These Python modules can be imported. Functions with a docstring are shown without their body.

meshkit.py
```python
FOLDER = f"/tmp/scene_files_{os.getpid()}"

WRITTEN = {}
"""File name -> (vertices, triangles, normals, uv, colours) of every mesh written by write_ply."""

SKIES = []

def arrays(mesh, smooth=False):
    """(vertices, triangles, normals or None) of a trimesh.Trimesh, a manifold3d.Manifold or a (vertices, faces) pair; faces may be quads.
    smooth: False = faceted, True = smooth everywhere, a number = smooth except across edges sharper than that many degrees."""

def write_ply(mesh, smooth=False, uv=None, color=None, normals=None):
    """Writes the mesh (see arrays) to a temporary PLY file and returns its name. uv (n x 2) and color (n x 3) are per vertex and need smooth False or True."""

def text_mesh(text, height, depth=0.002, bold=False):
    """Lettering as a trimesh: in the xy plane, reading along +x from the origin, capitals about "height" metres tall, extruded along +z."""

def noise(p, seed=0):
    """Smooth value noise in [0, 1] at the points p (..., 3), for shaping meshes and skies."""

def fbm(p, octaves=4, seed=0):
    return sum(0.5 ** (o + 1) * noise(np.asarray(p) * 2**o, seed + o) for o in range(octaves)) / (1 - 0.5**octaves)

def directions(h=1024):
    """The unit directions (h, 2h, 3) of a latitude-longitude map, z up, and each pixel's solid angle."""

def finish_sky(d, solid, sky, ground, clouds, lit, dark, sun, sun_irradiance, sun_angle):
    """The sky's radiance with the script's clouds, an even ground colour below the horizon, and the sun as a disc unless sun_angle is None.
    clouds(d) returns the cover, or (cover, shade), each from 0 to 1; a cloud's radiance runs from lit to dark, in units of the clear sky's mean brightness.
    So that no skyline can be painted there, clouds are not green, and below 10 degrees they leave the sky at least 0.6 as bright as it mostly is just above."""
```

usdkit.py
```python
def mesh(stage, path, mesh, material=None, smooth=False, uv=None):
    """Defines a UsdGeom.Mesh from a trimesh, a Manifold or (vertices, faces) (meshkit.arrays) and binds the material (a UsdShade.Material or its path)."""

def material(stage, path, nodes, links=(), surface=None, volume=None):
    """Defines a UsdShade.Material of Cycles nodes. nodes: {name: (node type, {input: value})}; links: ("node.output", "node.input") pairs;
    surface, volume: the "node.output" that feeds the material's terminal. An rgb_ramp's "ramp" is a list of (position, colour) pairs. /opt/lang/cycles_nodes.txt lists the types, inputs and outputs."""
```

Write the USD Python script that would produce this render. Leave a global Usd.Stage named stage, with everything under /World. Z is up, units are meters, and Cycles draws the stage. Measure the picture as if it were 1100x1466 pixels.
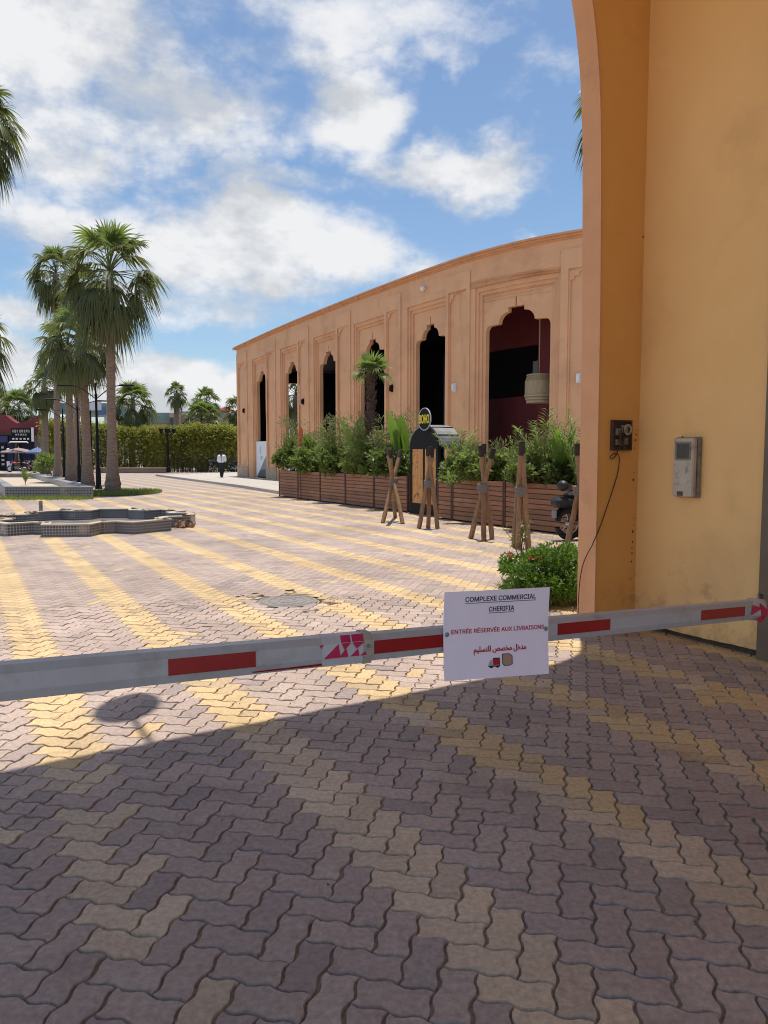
import math, numpy as np, trimesh, manifold3d, usdkit, meshkit
from shapely.geometry import Polygon, box as sbox, Point, LineString, MultiPolygon
from shapely import affinity
from shapely.ops import unary_union
from pxr import Usd, UsdGeom, UsdLux, UsdShade, Gf, Sdf

# ------------------------------------------------------------------ stage, camera, light
stage = Usd.Stage.CreateInMemory()
UsdGeom.SetStageUpAxis(stage, UsdGeom.Tokens.z)
UsdGeom.SetStageMetersPerUnit(stage, 1.0)
UsdGeom.Xform.Define(stage, '/World')
UsdGeom.Scope.Define(stage, '/World/Looks')

EXPOSURE = 0.98
SKY_STRENGTH = 0.070
SUN_INTENSITY = 0.66
SUN_AZ, SUN_EL = math.radians(10), math.radians(80)
FPX, PITCH, EYE = 1050.0, math.atan((733 - 652) / 1050.0), 1.55

cam = UsdGeom.Camera.Define(stage, '/World/camera')
cam.CreateHorizontalApertureAttr(24.0)
cam.CreateVerticalApertureAttr(32.0)
cam.CreateFocalLengthAttr(24.0 * FPX / 1100)
cam.CreateClippingRangeAttr(Gf.Vec2f(0.05, 3000))
cam.CreateExposureAttr(EXPOSURE)
sp, cp = math.sin(PITCH), math.cos(PITCH)
cam.AddTransformOp().Set(Gf.Matrix4d(1, 0, 0, 0, 0, sp, cp, 0, 0, -cp, sp, 0, 0, 0, EYE, 1))

sun_dir = np.array([math.sin(SUN_AZ) * math.cos(SUN_EL), math.cos(SUN_AZ) * math.cos(SUN_EL), math.sin(SUN_EL)])
sun = UsdLux.DistantLight.Define(stage, '/World/sun')
sun.CreateIntensityAttr(SUN_INTENSITY)
sun.CreateNormalizeAttr(True)
sun.CreateAngleAttr(0.53)
sun.CreateColorAttr(Gf.Vec3f(1.0, 0.94, 0.85))
zx = np.cross([0, 1, 0], sun_dir); zx /= np.linalg.norm(zx); zy = np.cross(sun_dir, zx)
sun.AddTransformOp().Set(Gf.Matrix4d(*zx, 0, *zy, 0, *sun_dir, 0, 0, 0, 0, 1))


def ray(u, v):
    a, b = (u - 550) / FPX, (v - 733) / FPX
    return np.array([a, cp - b * sp, -sp - b * cp])


def gr(u, v, z=0.0):
    r = ray(u, v); t = (z - EYE) / r[2]
    return (r * t)[:2]


def at_depth(u, v, d):
    r = ray(u, v)
    return np.array([0, 0, EYE]) + r * (d / r[1])


AXA = math.radians(-30)
A = np.array([math.sin(AXA), math.cos(AXA)]); B = np.array([math.cos(AXA), -math.sin(AXA)])   # along the plaza, across it


def AB(a, b, z=None):
    p = A * a + B * b
    return p if z is None else np.array([p[0], p[1], z])


def hit_a(u, v, a):
    r = ray(u, v); t = a / (r[:2] @ A); p = np.array([0, 0, EYE]) + r * t
    return p[:2] @ B, p[2]


def hit_b(u, v, b):
    r = ray(u, v); t = b / (r[:2] @ B); p = np.array([0, 0, EYE]) + r * t
    return p[:2] @ A, p[2]


# sky with clouds
def make_sky():
    nodes = {
        'sky': ('sky_texture', {'sky_type': 'single_scattering', 'sun_disc': False, 'sun_elevation': SUN_EL, 'sun_rotation': SUN_AZ, 'altitude': 100.0, 'air_density': 1.0, 'aerosol_density': 1.0, 'ozone_density': 1.5}),
        'tc': ('texture_coordinate', {}),
        'warp': ('noise_texture', {'scale': 4.2, 'detail': 5.0, 'roughness': 0.6}),
        'wsub': ('vector_math', {'math_type': 'subtract', 'vector2': (0.5, 0.5, 0.5)}),
        'wmul': ('vector_math', {'math_type': 'scale', 'scale': 0.20}),
        'wadd': ('vector_math', {'math_type': 'add'}),
        'map': ('mapping', {'scale': (1.0, 1.0, 1.8), 'location': (0.35, 0.0, 0.2)}),
        'n1': ('noise_texture', {'scale': 6.5, 'detail': 9.0, 'roughness': 0.62}),
    }
    links = [('tc.generated', 'warp.vector'), ('warp.color', 'wsub.vector1'), ('wsub.vector', 'wmul.vector1'), ('tc.generated', 'wadd.vector1'), ('wmul.vector', 'wadd.vector2'),
             ('tc.generated', 'map.vector'), ('map.vector', 'n1.vector')]
    # banks of cumulus: photo column, row, half width, half height, density
    blobs = BLOBS
    last = None
    for i, (u, v, ru, rv, w) in enumerate(blobs):
        d = ray(u, v); n = np.linalg.norm(d); d = d / n
        rx, rz = ru / FPX / n * 1.25, rv / FPX / n * 1.25
        sc = np.array([1 / rx, 0.5 / rx, 1 / rz])
        nodes[f'm{i}'] = ('mapping', {'location': tuple(-d * sc), 'scale': tuple(sc)})
        nodes[f'l{i}'] = ('vector_math', {'math_type': 'length'})
        nodes[f'r{i}'] = ('map_range', {'range_type': 'smoothstep', 'from_min': 1.4, 'from_max': 0.2, 'to_min': 0.0, 'to_max': w, 'clamp': True})
        links += [('wadd.vector', f'm{i}.vector'), (f'm{i}.vector', f'l{i}.vector1'), (f'l{i}.value', f'r{i}.value')]
        if last is None:
            last = f'r{i}.result'
        else:
            nodes[f'a{i}'] = ('math', {'math_type': 'smoothmax' if False else 'maximum'})
            links += [(last, f'a{i}.value1'), (f'r{i}.result', f'a{i}.value2')]
            last = f'a{i}.value'
    dc = ray(560, 150); dc = dc / np.linalg.norm(dc)
    nodes |= {
        'amp': ('math', {'math_type': 'multiply_add', 'value2': 1.75, 'value3': -0.875 + 0.34}),
        'gap': ('vector_math', {'math_type': 'distance', 'vector2': tuple(dc)}),
        'gapr': ('map_range', {'range_type': 'smoothstep', 'from_min': 0.95, 'from_max': 0.5, 'to_min': 0.0, 'to_max': -0.24, 'clamp': True}),
        'gsum': ('math', {'math_type': 'add'}),
        'sum': ('math', {'math_type': 'add'}),
        'cover': ('map_range', {'range_type': 'smoothstep', 'from_min': 0.28, 'from_max': 0.92, 'to_min': 0.0, 'to_max': 0.96, 'clamp': True}),
        'n2m': ('mapping', {'scale': (1.0, 1.0, 2.0), 'location': (3.1, 1.7, 0.4)}),
        'n2': ('noise_texture', {'scale': 5.0, 'detail': 7.0, 'roughness': 0.55}),
        'up': ('mapping', {'scale': (1.0, 1.0, 1.8), 'location': (0.35, 0.0, 0.2 + 0.075)}),
        'n3': ('noise_texture', {'scale': 6.5, 'detail': 4.0, 'roughness': 0.6}),
        'dif': ('math', {'math_type': 'subtract'}),
        'shd': ('math', {'math_type': 'multiply_add', 'value2': 1.5}),
        'ccol': ('rgb_ramp', {'ramp': [(0.28, CLOUD[0]), (0.46, CLOUD[1]), (0.62, CLOUD[2])]}),
        'mix': ('mix_color', {'blend_type': 'mix', 'use_clamp': False}),
        'bg': ('background_shader', {'strength': SKY_STRENGTH}),
        'tint': ('mix_color', {'blend_type': 'multiply', 'fac': 1.0, 'b': (0.87, 0.96, 1.0)}),
    }
    links += [('n1.fac', 'amp.value1'), ('tc.generated', 'gap.vector1'), ('gap.value', 'gapr.value'), ('amp.value', 'gsum.value1'), ('gapr.result', 'gsum.value2'), ('gsum.value', 'sum.value1'), (last, 'sum.value2'), ('sum.value', 'cover.value'),
              ('tc.generated', 'n2m.vector'), ('n2m.vector', 'n2.vector'), ('tc.generated', 'up.vector'), ('up.vector', 'n3.vector'), ('n1.fac', 'dif.value1'), ('n3.fac', 'dif.value2'), ('dif.value', 'shd.value1'), ('n2.fac', 'shd.value3'), ('shd.value', 'ccol.fac'),
              ('cover.result', 'mix.fac'), ('sky.color', 'tint.a'), ('tint.result', 'mix.a'), ('ccol.color', 'mix.b'), ('mix.result', 'bg.color')]
    return usdkit.material(stage, '/World/Looks/sky_look', nodes, links, surface='bg.background')


CLOUD = [(4.5, 4.65, 4.85), (5.5, 5.6, 5.75), (6.5, 6.5, 6.55)]
BLOBS = [(50, 40, 215, 100, .78), (255, 160, 165, 66, .74), (60, 170, 170, 66, .72), (340, 215, 80, 36, .55), (490, 165, 92, 62, .82), (565, 222, 70, 44, .64), (645, 230, 122, 46, .82), (300, 345, 250, 66, .78), (100, 305, 115, 46, .7),
         (475, 385, 112, 54, .76), (250, 405, 210, 52, .62), (190, 545, 370, 52, .78), (10, 450, 80, 38, .7), (520, 30, 220, 46, .54), (430, 85, 140, 38, .5), (655, 72, 100, 26, .48), (820, 326, 70, 18, .72), (790, 100, 80, 36, .4), (400, 270, 210, 24, .52), (300, 630, 1500, 56, .58)]

dome = UsdLux.DomeLight.Define(stage, '/World/sky')
dome.GetPrim().SetCustomDataByKey('kind', 'structure')
UsdShade.MaterialBindingAPI.Apply(dome.GetPrim()).Bind(make_sky())

# ------------------------------------------------------------------ helpers
rng = np.random.default_rng(11)
used, LOC = {}, {}


def numbered(parent, name):
    k = (str(parent), name); n = used.get(k, 0); used[k] = n + 1
    return name if n == 0 else f'{name}_{n:03d}'


def tag(p, label=None, cat=None, group=None, kind=None):
    p = p.GetPrim() if hasattr(p, 'GetPrim') else p
    for k, v in (('label', label), ('category', cat), ('group', group), ('kind', kind)):
        if v: p.SetCustomDataByKey(k, v)
    return p


def thing(name, label=None, cat=None, loc=(0, 0, 0), rotz=0.0, group=None, kind=None, local=False):
    """An Xform at the thing's base. local: its parts are given in its own frame, else in world coordinates."""
    path = '/World/' + numbered('/World', name)
    x = UsdGeom.Xform.Define(stage, path)
    x.AddTranslateOp().Set(Gf.Vec3d(*map(float, loc)))
    if rotz: x.AddRotateZOp().Set(math.degrees(rotz))
    LOC[path] = np.zeros(3) if local else np.asarray(loc, float)
    return tag(x, label, cat, group, kind)


def copy_of(src, loc, rotz=0.0, label=None, scale=1.0):
    was = src.GetCustomData()
    base = src.GetName()
    if base[-4:-3] == '_' and base[-3:].isdigit(): base = base[:-4]
    path = '/World/' + numbered('/World', base)
    x = UsdGeom.Xform.Define(stage, path)
    x.GetPrim().GetReferences().AddInternalReference(src.GetPath())
    xf = UsdGeom.Xformable(x); xf.ClearXformOpOrder()
    m = Gf.Matrix4d(); m.SetScale(float(scale))
    c, s = math.cos(rotz), math.sin(rotz)
    k = float(scale)
    xf.AddTransformOp().Set(Gf.Matrix4d(c * k, s * k, 0, 0, -s * k, c * k, 0, 0, 0, 0, k, 0, *map(float, loc), 1))
    xf.SetXformOpOrder([xf.GetOrderedXformOps()[-1]])
    x.GetPrim().SetInstanceable(True)
    return tag(x, label or was['label'], was.get('category'), was.get('group'))


class MB:
    def __init__(self): self.v, self.f, self.n = [], [], 0
    def add(self, v, f):
        v = np.asarray(v, float); f = np.asarray(f, int)
        if f.shape[1] == 4: f = np.vstack([f[:, [0, 1, 2]], f[:, [0, 2, 3]]])
        self.v.append(v); self.f.append(f + self.n); self.n += len(v)
        return self
    def mesh(self, m, T=None):
        v, f, _ = meshkit.arrays(m)
        if T is not None: v = v @ np.asarray(T)[:3, :3].T + np.asarray(T)[:3, 3]
        return self.add(v, f)
    def box(self, x0, x1, y0, y1, z0, z1, ax=None, ay=None, o=(0, 0, 0), bev=0.0):
        """box along axes ax, ay (2-D vectors) and z, from origin o"""
        ax = np.array([1, 0]) if ax is None else ax; ay = np.array([0, 1]) if ay is None else ay
        if bev > 0:
            b = min(bev, .45 * min(x1 - x0, y1 - y0, z1 - z0))
            pts = np.array([[x, y, z] for sx in (0, 1) for sy in (0, 1) for sz in (0, 1) for x, y, z in
                   [((x0 + b, x1 - b)[sx], (y0 + b, y1 - b)[sy], (z0, z1)[sz]), ((x0 + b, x1 - b)[sx], (y0, y1)[sy], (z0 + b, z1 - b)[sz]), ((x0, x1)[sx], (y0 + b, y1 - b)[sy], (z0 + b, z1 - b)[sz])]])
            h = trimesh.convex.convex_hull(pts); p, f = np.array(h.vertices), np.array(h.faces)
        else:
            p = np.array([[x, y, z] for x in (x0, x1) for y in (y0, y1) for z in (z0, z1)], float)
            f = np.array([[0, 1, 3, 2], [4, 6, 7, 5], [0, 4, 5, 1], [2, 3, 7, 6], [0, 2, 6, 4], [1, 5, 7, 3]])
        q = np.c_[p[:, :1] * ax + p[:, 1:2] * ay, p[:, 2]] + np.asarray(o, float)
        if ax[0] * ay[1] - ax[1] * ay[0] < 0: f = f[:, ::-1]
        return self.add(q, f)
    def tube(self, pts, r, n=8, caps=True):
        pts = np.asarray(pts, float); r = np.broadcast_to(np.asarray(r, float), len(pts))
        t = np.gradient(pts, axis=0); t /= np.linalg.norm(t, axis=1)[:, None] + 1e-12
        ref = np.array([0, 0, 1.0]) if abs(t[:, 2]).mean() < .8 else np.array([1.0, 0, 0])
        s = np.cross(t, ref); s /= np.linalg.norm(s, axis=1)[:, None]; q = np.cross(t, s)
        an = np.arange(n) / n * 2 * np.pi
        ring = pts[:, None] + r[:, None, None] * (np.cos(an)[None, :, None] * s[:, None] + np.sin(an)[None, :, None] * q[:, None])
        v = ring.reshape(-1, 3); f = []
        for i in range(len(pts) - 1):
            for k in range(n):
                a, b = i * n + k, i * n + (k + 1) % n
                f.append([a, a + n, b + n, b])
        f = np.array(f); f = np.vstack([f[:, [0, 1, 2]], f[:, [0, 2, 3]]])
        if caps:
            m = len(v); v = np.vstack([v, pts[:1], pts[-1:]])
            e = (len(pts) - 1) * n
            f = np.vstack([f, [[m, k, (k + 1) % n] for k in range(n)], [[m + 1, e + (k + 1) % n, e + k] for k in range(n)]])
        return self.add(v, f)
    def lathe(self, prof, c=(0, 0, 0), n=20):
        """prof: (radius, z) pairs from bottom to top"""
        prof = np.asarray(prof, float); an = np.arange(n) / n * 2 * np.pi
        v = np.stack([prof[:, 0, None] * np.cos(an), prof[:, 0, None] * np.sin(an), np.repeat(prof[:, 1:], n, 1)], -1).reshape(-1, 3) + np.asarray(c, float)
        f = [[i * n + k, i * n + (k + 1) % n, (i + 1) * n + (k + 1) % n, (i + 1) * n + k] for i in range(len(prof) - 1) for k in range(n)]
        return self.add(v, f)
    def prism(self, poly, d0, d1, fn=None, maxedge=None):
        """shapely polygon in (x, y) extruded from d0 to d1 along the third axis, then mapped by fn(p)"""
        for g in getattr(poly, 'geoms', [poly]):
            if g.is_empty or g.geom_type != 'Polygon': continue
            m = trimesh.creation.extrude_polygon(g, abs(d1 - d0), engine='earcut')
            v, f = np.array(m.vertices), np.array(m.faces)
            if maxedge: v, f = trimesh.remesh.subdivide_to_size(v, f, maxedge, max_iter=12)
            v[:, 2] += min(d0, d1)
            if fn is not None:
                a = v.copy(); v = fn(v)
                w0 = trimesh.Trimesh(a, f, process=False).volume; w1 = trimesh.Trimesh(v, f, process=False).volume
                if w0 * w1 < 0: f = f[:, ::-1]
            self.add(v, f)
        return self
    def get(self): return np.vstack(self.v), np.vstack(self.f)


def obj(name, mb, mat, parent=None, label=None, cat=None, group=None, kind=None, smooth=False, prim_tone=None):
    v, f = mb.get() if isinstance(mb, MB) else (meshkit.arrays(mb)[0], meshkit.arrays(mb)[1])
    pp = '/World' if parent is None else str(parent.GetPath())
    if parent is not None:
        root = '/'.join(pp.split('/')[:3])
        v = v - LOC[root]
    path = pp + '/' + numbered(pp, name)
    m = usdkit.mesh(stage, path, (v, f), LOOK[mat] if isinstance(mat, str) else mat, smooth=smooth)
    if prim_tone is not None:
        pv = UsdGeom.PrimvarsAPI(m).CreatePrimvar('tone', Sdf.ValueTypeNames.FloatArray, 'vertex'); pv.Set(list(map(float, prim_tone)))
    return tag(m, label, cat, group, kind)


LOOK = {}


def look(name, ca, cb=None, scale=6.0, rough=0.8, bump=0.0, bscale=None, detail=5.0, stretch=(1, 1, 1), lo=.3, hi=.7, coords='tc.object', spec=0.35, metallic=0.0, dirt=None, dirt_scale=1.2, coat=0.0, bdist=0.02, splash=False, streak=None):
    """Plain noise-varied surface. dirt: (colour, low, high) blotches of a second noise."""
    cb = ca if cb is None else cb
    nodes = {'tc': ('texture_coordinate', {}), 'geo': ('geometry', {}), 'map': ('mapping', {'scale': stretch}),
             'n': ('noise_texture', {'scale': scale, 'detail': detail, 'roughness': 0.6}), 'ramp': ('rgb_ramp', {'ramp': [(lo, ca), (hi, cb)]}),
             'p': ('principled_bsdf', {'roughness': rough, 'specular_ior_level': spec, 'metallic': metallic, 'coat_weight': coat})}
    links = [(coords, 'map.vector'), ('map.vector', 'n.vector'), ('n.fac', 'ramp.fac')]
    col = 'ramp.color'
    if dirt:
        dc, dlo, dhi = dirt
        nodes['dn'] = ('noise_texture', {'scale': dirt_scale, 'detail': 6.0, 'roughness': 0.65})
        nodes['dr'] = ('map_range', {'from_min': dlo, 'from_max': dhi, 'clamp': True})
        nodes['dm'] = ('mix_color', {'b': dc})
        links += [(coords, 'dn.vector'), ('dn.fac', 'dr.value'), ('dr.result', 'dm.fac'), (col, 'dm.a')]
        col = 'dm.result'
    if streak:      # rain streaks: noise drawn out vertically
        nodes['sm'] = ('mapping', {'scale': (2.6, 2.6, .16)}); nodes['sn'] = ('noise_texture', {'scale': 1.6, 'detail': 6.0, 'roughness': .7})
        nodes['sr'] = ('map_range', {'from_min': .56, 'from_max': .74, 'to_min': 0, 'to_max': .55, 'clamp': True}); nodes['sx'] = ('mix_color', {'b': streak})
        links += [('geo.position', 'sm.vector'), ('sm.vector', 'sn.vector'), ('sn.fac', 'sr.value'), ('sr.result', 'sx.fac'), (col, 'sx.a')]
        col = 'sx.result'
    if splash:      # dried mud splashes and scuffs thrown up from the paving
        nodes['px'] = ('separate_xyz', {}); nodes['pz'] = ('map_range', {'from_min': .95, 'from_max': .02, 'to_min': -.16, 'to_max': .13, 'clamp': True})
        nodes['pn'] = ('noise_texture', {'scale': 4.5, 'detail': 8.0, 'roughness': .72}); nodes['pa'] = ('math', {'math_type': 'add'})
        nodes['pr'] = ('map_range', {'from_min': .55, 'from_max': .74, 'to_min': 0, 'to_max': .6, 'clamp': True}); nodes['pm'] = ('mix_color', {'b': (.33, .19, .085)})
        links += [('geo.position', 'px.vector'), ('px.z', 'pz.value'), ('geo.position', 'pn.vector'), ('pn.fac', 'pa.value1'), ('pz.result', 'pa.value2'), ('pa.value', 'pr.value'), ('pr.result', 'pm.fac'), (col, 'pm.a')]
        col = 'pm.result'
    links.append((col, 'p.base_color'))
    if bump:
        nodes['bn'] = ('noise_texture', {'scale': bscale or scale * 4, 'detail': 6.0, 'roughness': 0.65})
        nodes['b'] = ('bump', {'strength': bump, 'distance': bdist})
        links += [('map.vector', 'bn.vector'), ('bn.fac', 'b.height'), ('b.normal', 'p.normal')]
    LOOK[name] = usdkit.material(stage, '/World/Looks/' + name, nodes, links, surface='p.BSDF')


def leaf_look(name, ca, cb, trans, tw=0.35, rough=0.45, spec=0.4, scale=1.3):
    nodes = {'tc': ('texture_coordinate', {}), 'geo': ('geometry', {}), 'n': ('noise_texture', {'scale': scale, 'detail': 3.0}), 'ad': ('math', {'math_type': 'multiply_add', 'value2': 0.55, 'value3': 0.22}),
             'sm': ('math', {'math_type': 'multiply_add', 'value2': 0.9}), 'sh': ('math', {'math_type': 'subtract', 'value2': 0.22}), 'ramp': ('rgb_ramp', {'ramp': [(0.15, ca), (0.85, cb)]}),
             'p': ('principled_bsdf', {'roughness': rough, 'specular_ior_level': spec}), 't': ('translucent_bsdf', {'color': trans}), 'm': ('mix_closure', {'fac': tw})}
    links = [('tc.object', 'n.vector'), ('geo.random_per_island', 'ad.value1'), ('n.fac', 'sm.value1'), ('ad.value', 'sm.value3'), ('sm.value', 'sh.value1'), ('sh.value', 'ramp.fac'), ('ramp.color', 'p.base_color'),
             ('p.BSDF', 'm.closure1'), ('t.BSDF', 'm.closure2')]
    LOOK[name] = usdkit.material(stage, '/World/Looks/' + name, nodes, links, surface='m.closure')


# ------------------------------------------------------------------ materials
def paver_look(name, base, alt, dark, spots=(0.2, 0.17, 0.15)):
    nodes = {'tc': ('texture_coordinate', {}), 'geo': ('geometry', {}), 'att': ('attribute', {'attribute': 'tone'}),
             'ramp': ('rgb_ramp', {'ramp': [(0.0, dark), (0.45, base), (1.0, alt)]}),
             'big': ('noise_texture', {'scale': 0.55, 'detail': 4.0}), 'bigr': ('map_range', {'from_min': .35, 'from_max': .7, 'to_min': .8, 'to_max': 1.12}),
             'fine': ('noise_texture', {'scale': 42.0, 'detail': 5.0, 'roughness': .7}), 'finer': ('map_range', {'from_min': .3, 'from_max': .7, 'to_min': .74, 'to_max': 1.22}),
             'st': ('noise_texture', {'scale': 1.7, 'detail': 7.0, 'roughness': .68}), 'str': ('map_range', {'from_min': .54, 'from_max': .72, 'to_min': 0, 'to_max': .5, 'clamp': True}), 'stm': ('mix_color', {'b': (.17, .13, .105)}),
             'mul': ('math', {'math_type': 'multiply'}), 'mc': ('vector_math', {'math_type': 'scale'}),
             'sp': ('noise_texture', {'scale': 9.0, 'detail': 6.0, 'roughness': .7}), 'spr': ('map_range', {'from_min': .6, 'from_max': .78, 'to_min': 0, 'to_max': .6, 'clamp': True}), 'spm': ('mix_color', {'b': spots}),
             'bn': ('noise_texture', {'scale': 120.0, 'detail': 4.0, 'roughness': .7}), 'bn2': ('noise_texture', {'scale': 18.0, 'detail': 4.0}), 'badd': ('math', {'math_type': 'multiply_add', 'value2': .35}),
             'b': ('bump', {'strength': .55, 'distance': .004}),
             'rr': ('map_range', {'from_min': .3, 'from_max': .7, 'to_min': .5, 'to_max': .85}),
             'p': ('principled_bsdf', {'specular_ior_level': .22})}
    links = [('att.fac', 'ramp.fac'), ('geo.position', 'big.vector'), ('geo.position', 'fine.vector'), ('geo.position', 'sp.vector'), ('geo.position', 'bn.vector'), ('geo.position', 'bn2.vector'),
             ('big.fac', 'bigr.value'), ('fine.fac', 'finer.value'), ('bigr.result', 'mul.value1'), ('finer.result', 'mul.value2'), ('ramp.color', 'mc.vector1'), ('mul.value', 'mc.scale'),
             ('sp.fac', 'spr.value'), ('spr.result', 'spm.fac'), ('mc.vector', 'spm.a'), ('geo.position', 'st.vector'), ('st.fac', 'str.value'), ('str.result', 'stm.fac'), ('spm.result', 'stm.a'), ('stm.result', 'p.base_color'), ('bn.fac', 'badd.value1'), ('bn2.fac', 'badd.value3'), ('badd.value', 'b.height'), ('b.normal', 'p.normal'),
             ('sp.fac', 'rr.value'), ('rr.result', 'p.roughness')]
    LOOK[name] = usdkit.material(stage, '/World/Looks/' + name, nodes, links, surface='p.BSDF')


paver_look('paver_rose', (.405, .314, .268), (.46, .365, .305), (.31, .25, .225))
paver_look('paver_yellow', (.57, .415, .225), (.64, .47, .26), (.45, .335, .205), spots=(.3, .22, .14))
paver_look('paver_tan', (.55, .43, .305), (.62, .485, .345), (.46, .36, .265), spots=(.27, .21, .15))  # yellow as it looks in shadow, the duller tone put into the base colour
look('joint_sand', (.24, .185, .14), (.42, .34, .25), scale=30, rough=.95, bump=.5, coords='geo.position')
look('far_ground', (.36, .30, .24), (.42, .36, .3), scale=.4, rough=.9, coords='geo.position', bump=.2, bscale=8)
look('concrete_walk', (.40, .36, .32), (.48, .44, .39), scale=2.5, rough=.9, coords='geo.position', bump=.2, bscale=30, dirt=((.24, .2, .17), .55, .75))
look('kerb_stone', (.33, .3, .27), (.42, .38, .34), scale=5, rough=.9, coords='geo.position')
look('ochre_plaster', (.70, .365, .10), (.76, .41, .125), scale=1.1, rough=.82, bump=.25, bscale=14, coords='geo.position', dirt=((.56, .30, .095), .58, .82), dirt_scale=.9, bdist=.01, splash=True)
look('pale_ochre_plaster', (.84, .495, .19), (.89, .545, .225), scale=1.0, rough=.8, bump=.3, bscale=11, coords='geo.position', dirt=((.62, .36, .15), .55, .85), dirt_scale=.8, bdist=.012, splash=True)  # ochre lightened for the side wall: its brighter light is put into the colour
look('terracotta_plaster', (.62, .30, .145), (.69, .35, .17), scale=2.2, rough=.85, bump=.35, bscale=30, coords='geo.position', dirt=((.44, .23, .12), .6, .85), dirt_scale=1.6, bdist=.01)
look('cream_paint', (.78, .70, .56), (.82, .75, .62), scale=2, rough=.85, coords='geo.position')
look('facade_plaster', (.68, .36, .185), (.75, .405, .21), scale=.9, rough=.88, bump=.2, bscale=12, coords='geo.position', dirt=((.54, .275, .14), .5, .78), dirt_scale=.7, bdist=.01, streak=(.5, .26, .135))
look('facade_cornice', (.6, .285, .13), (.68, .33, .155), scale=1.5, rough=.88, coords='geo.position', dirt=((.38, .21, .12), .55, .8), dirt_scale=2)
look('rough_stone', (.34, .23, .15), (.5, .37, .25), scale=4, rough=.9, bump=.6, bscale=9, coords='geo.position')
look('roof_white', (.5, .47, .44), (.58, .55, .5), scale=1, rough=.8, coords='geo.position')
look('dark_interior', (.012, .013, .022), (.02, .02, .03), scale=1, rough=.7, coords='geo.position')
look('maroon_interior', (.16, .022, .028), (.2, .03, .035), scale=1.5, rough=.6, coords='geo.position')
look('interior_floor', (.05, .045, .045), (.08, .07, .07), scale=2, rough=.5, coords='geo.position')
look('taupe_metal', (.14, .095, .06), (.18, .125, .08), scale=4, rough=.5, bump=.05, coords='geo.position', dirt=((.1, .07, .05), .6, .8))
look('boom_white', (.38, .375, .38), (.45, .445, .45), scale=7, rough=.36, spec=.5, stretch=(1, 1, 1), coords='geo.position', dirt=((.24, .22, .2), .52, .8), dirt_scale=7)
look('boom_red', (.25, .006, .01), (.30, .01, .014), scale=9, rough=.3, spec=.5, coords='geo.position', dirt=((.25, .012, .015), .6, .8), dirt_scale=20)
look('tape_pink', (.45, .012, .07), (.52, .02, .09), scale=9, rough=.35, coords='geo.position')
look('tape_white', (.48, .48, .5), (.55, .55, .57), scale=20, rough=.4, bump=.3, bscale=60, coords='geo.position')
look('strap_beige', (.35, .31, .25), (.42, .38, .3), scale=30, rough=.8, coords='geo.position')
look('notice_paper', (.84, .77, .87), (.89, .82, .91), scale=6, rough=.4, spec=.45, coords='geo.position')
look('print_black', (.02, .02, .025), rough=.6)
look('print_red', (.42, .012, .03), rough=.6)
look('print_brown', (.42, .25, .19), rough=.6)
look('print_grey', (.42, .42, .46), rough=.6)
look('bolt_metal', (.2, .24, .22), (.35, .37, .36), scale=60, rough=.35, metallic=.8)
look('black_paint', (.004, .004, .004), (.009, .0085, .008), scale=8, rough=.6, spec=.2)
look('black_plastic', (.015, .015, .016), (.03, .03, .03), scale=20, rough=.45)
look('chrome', (.6, .6, .62), rough=.2, metallic=1.0)
look('grey_plastic', (.46, .385, .29), (.54, .46, .36), scale=9, rough=.5, coords='geo.position', dirt=((.22, .18, .13), .52, .72), dirt_scale=14)
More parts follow.
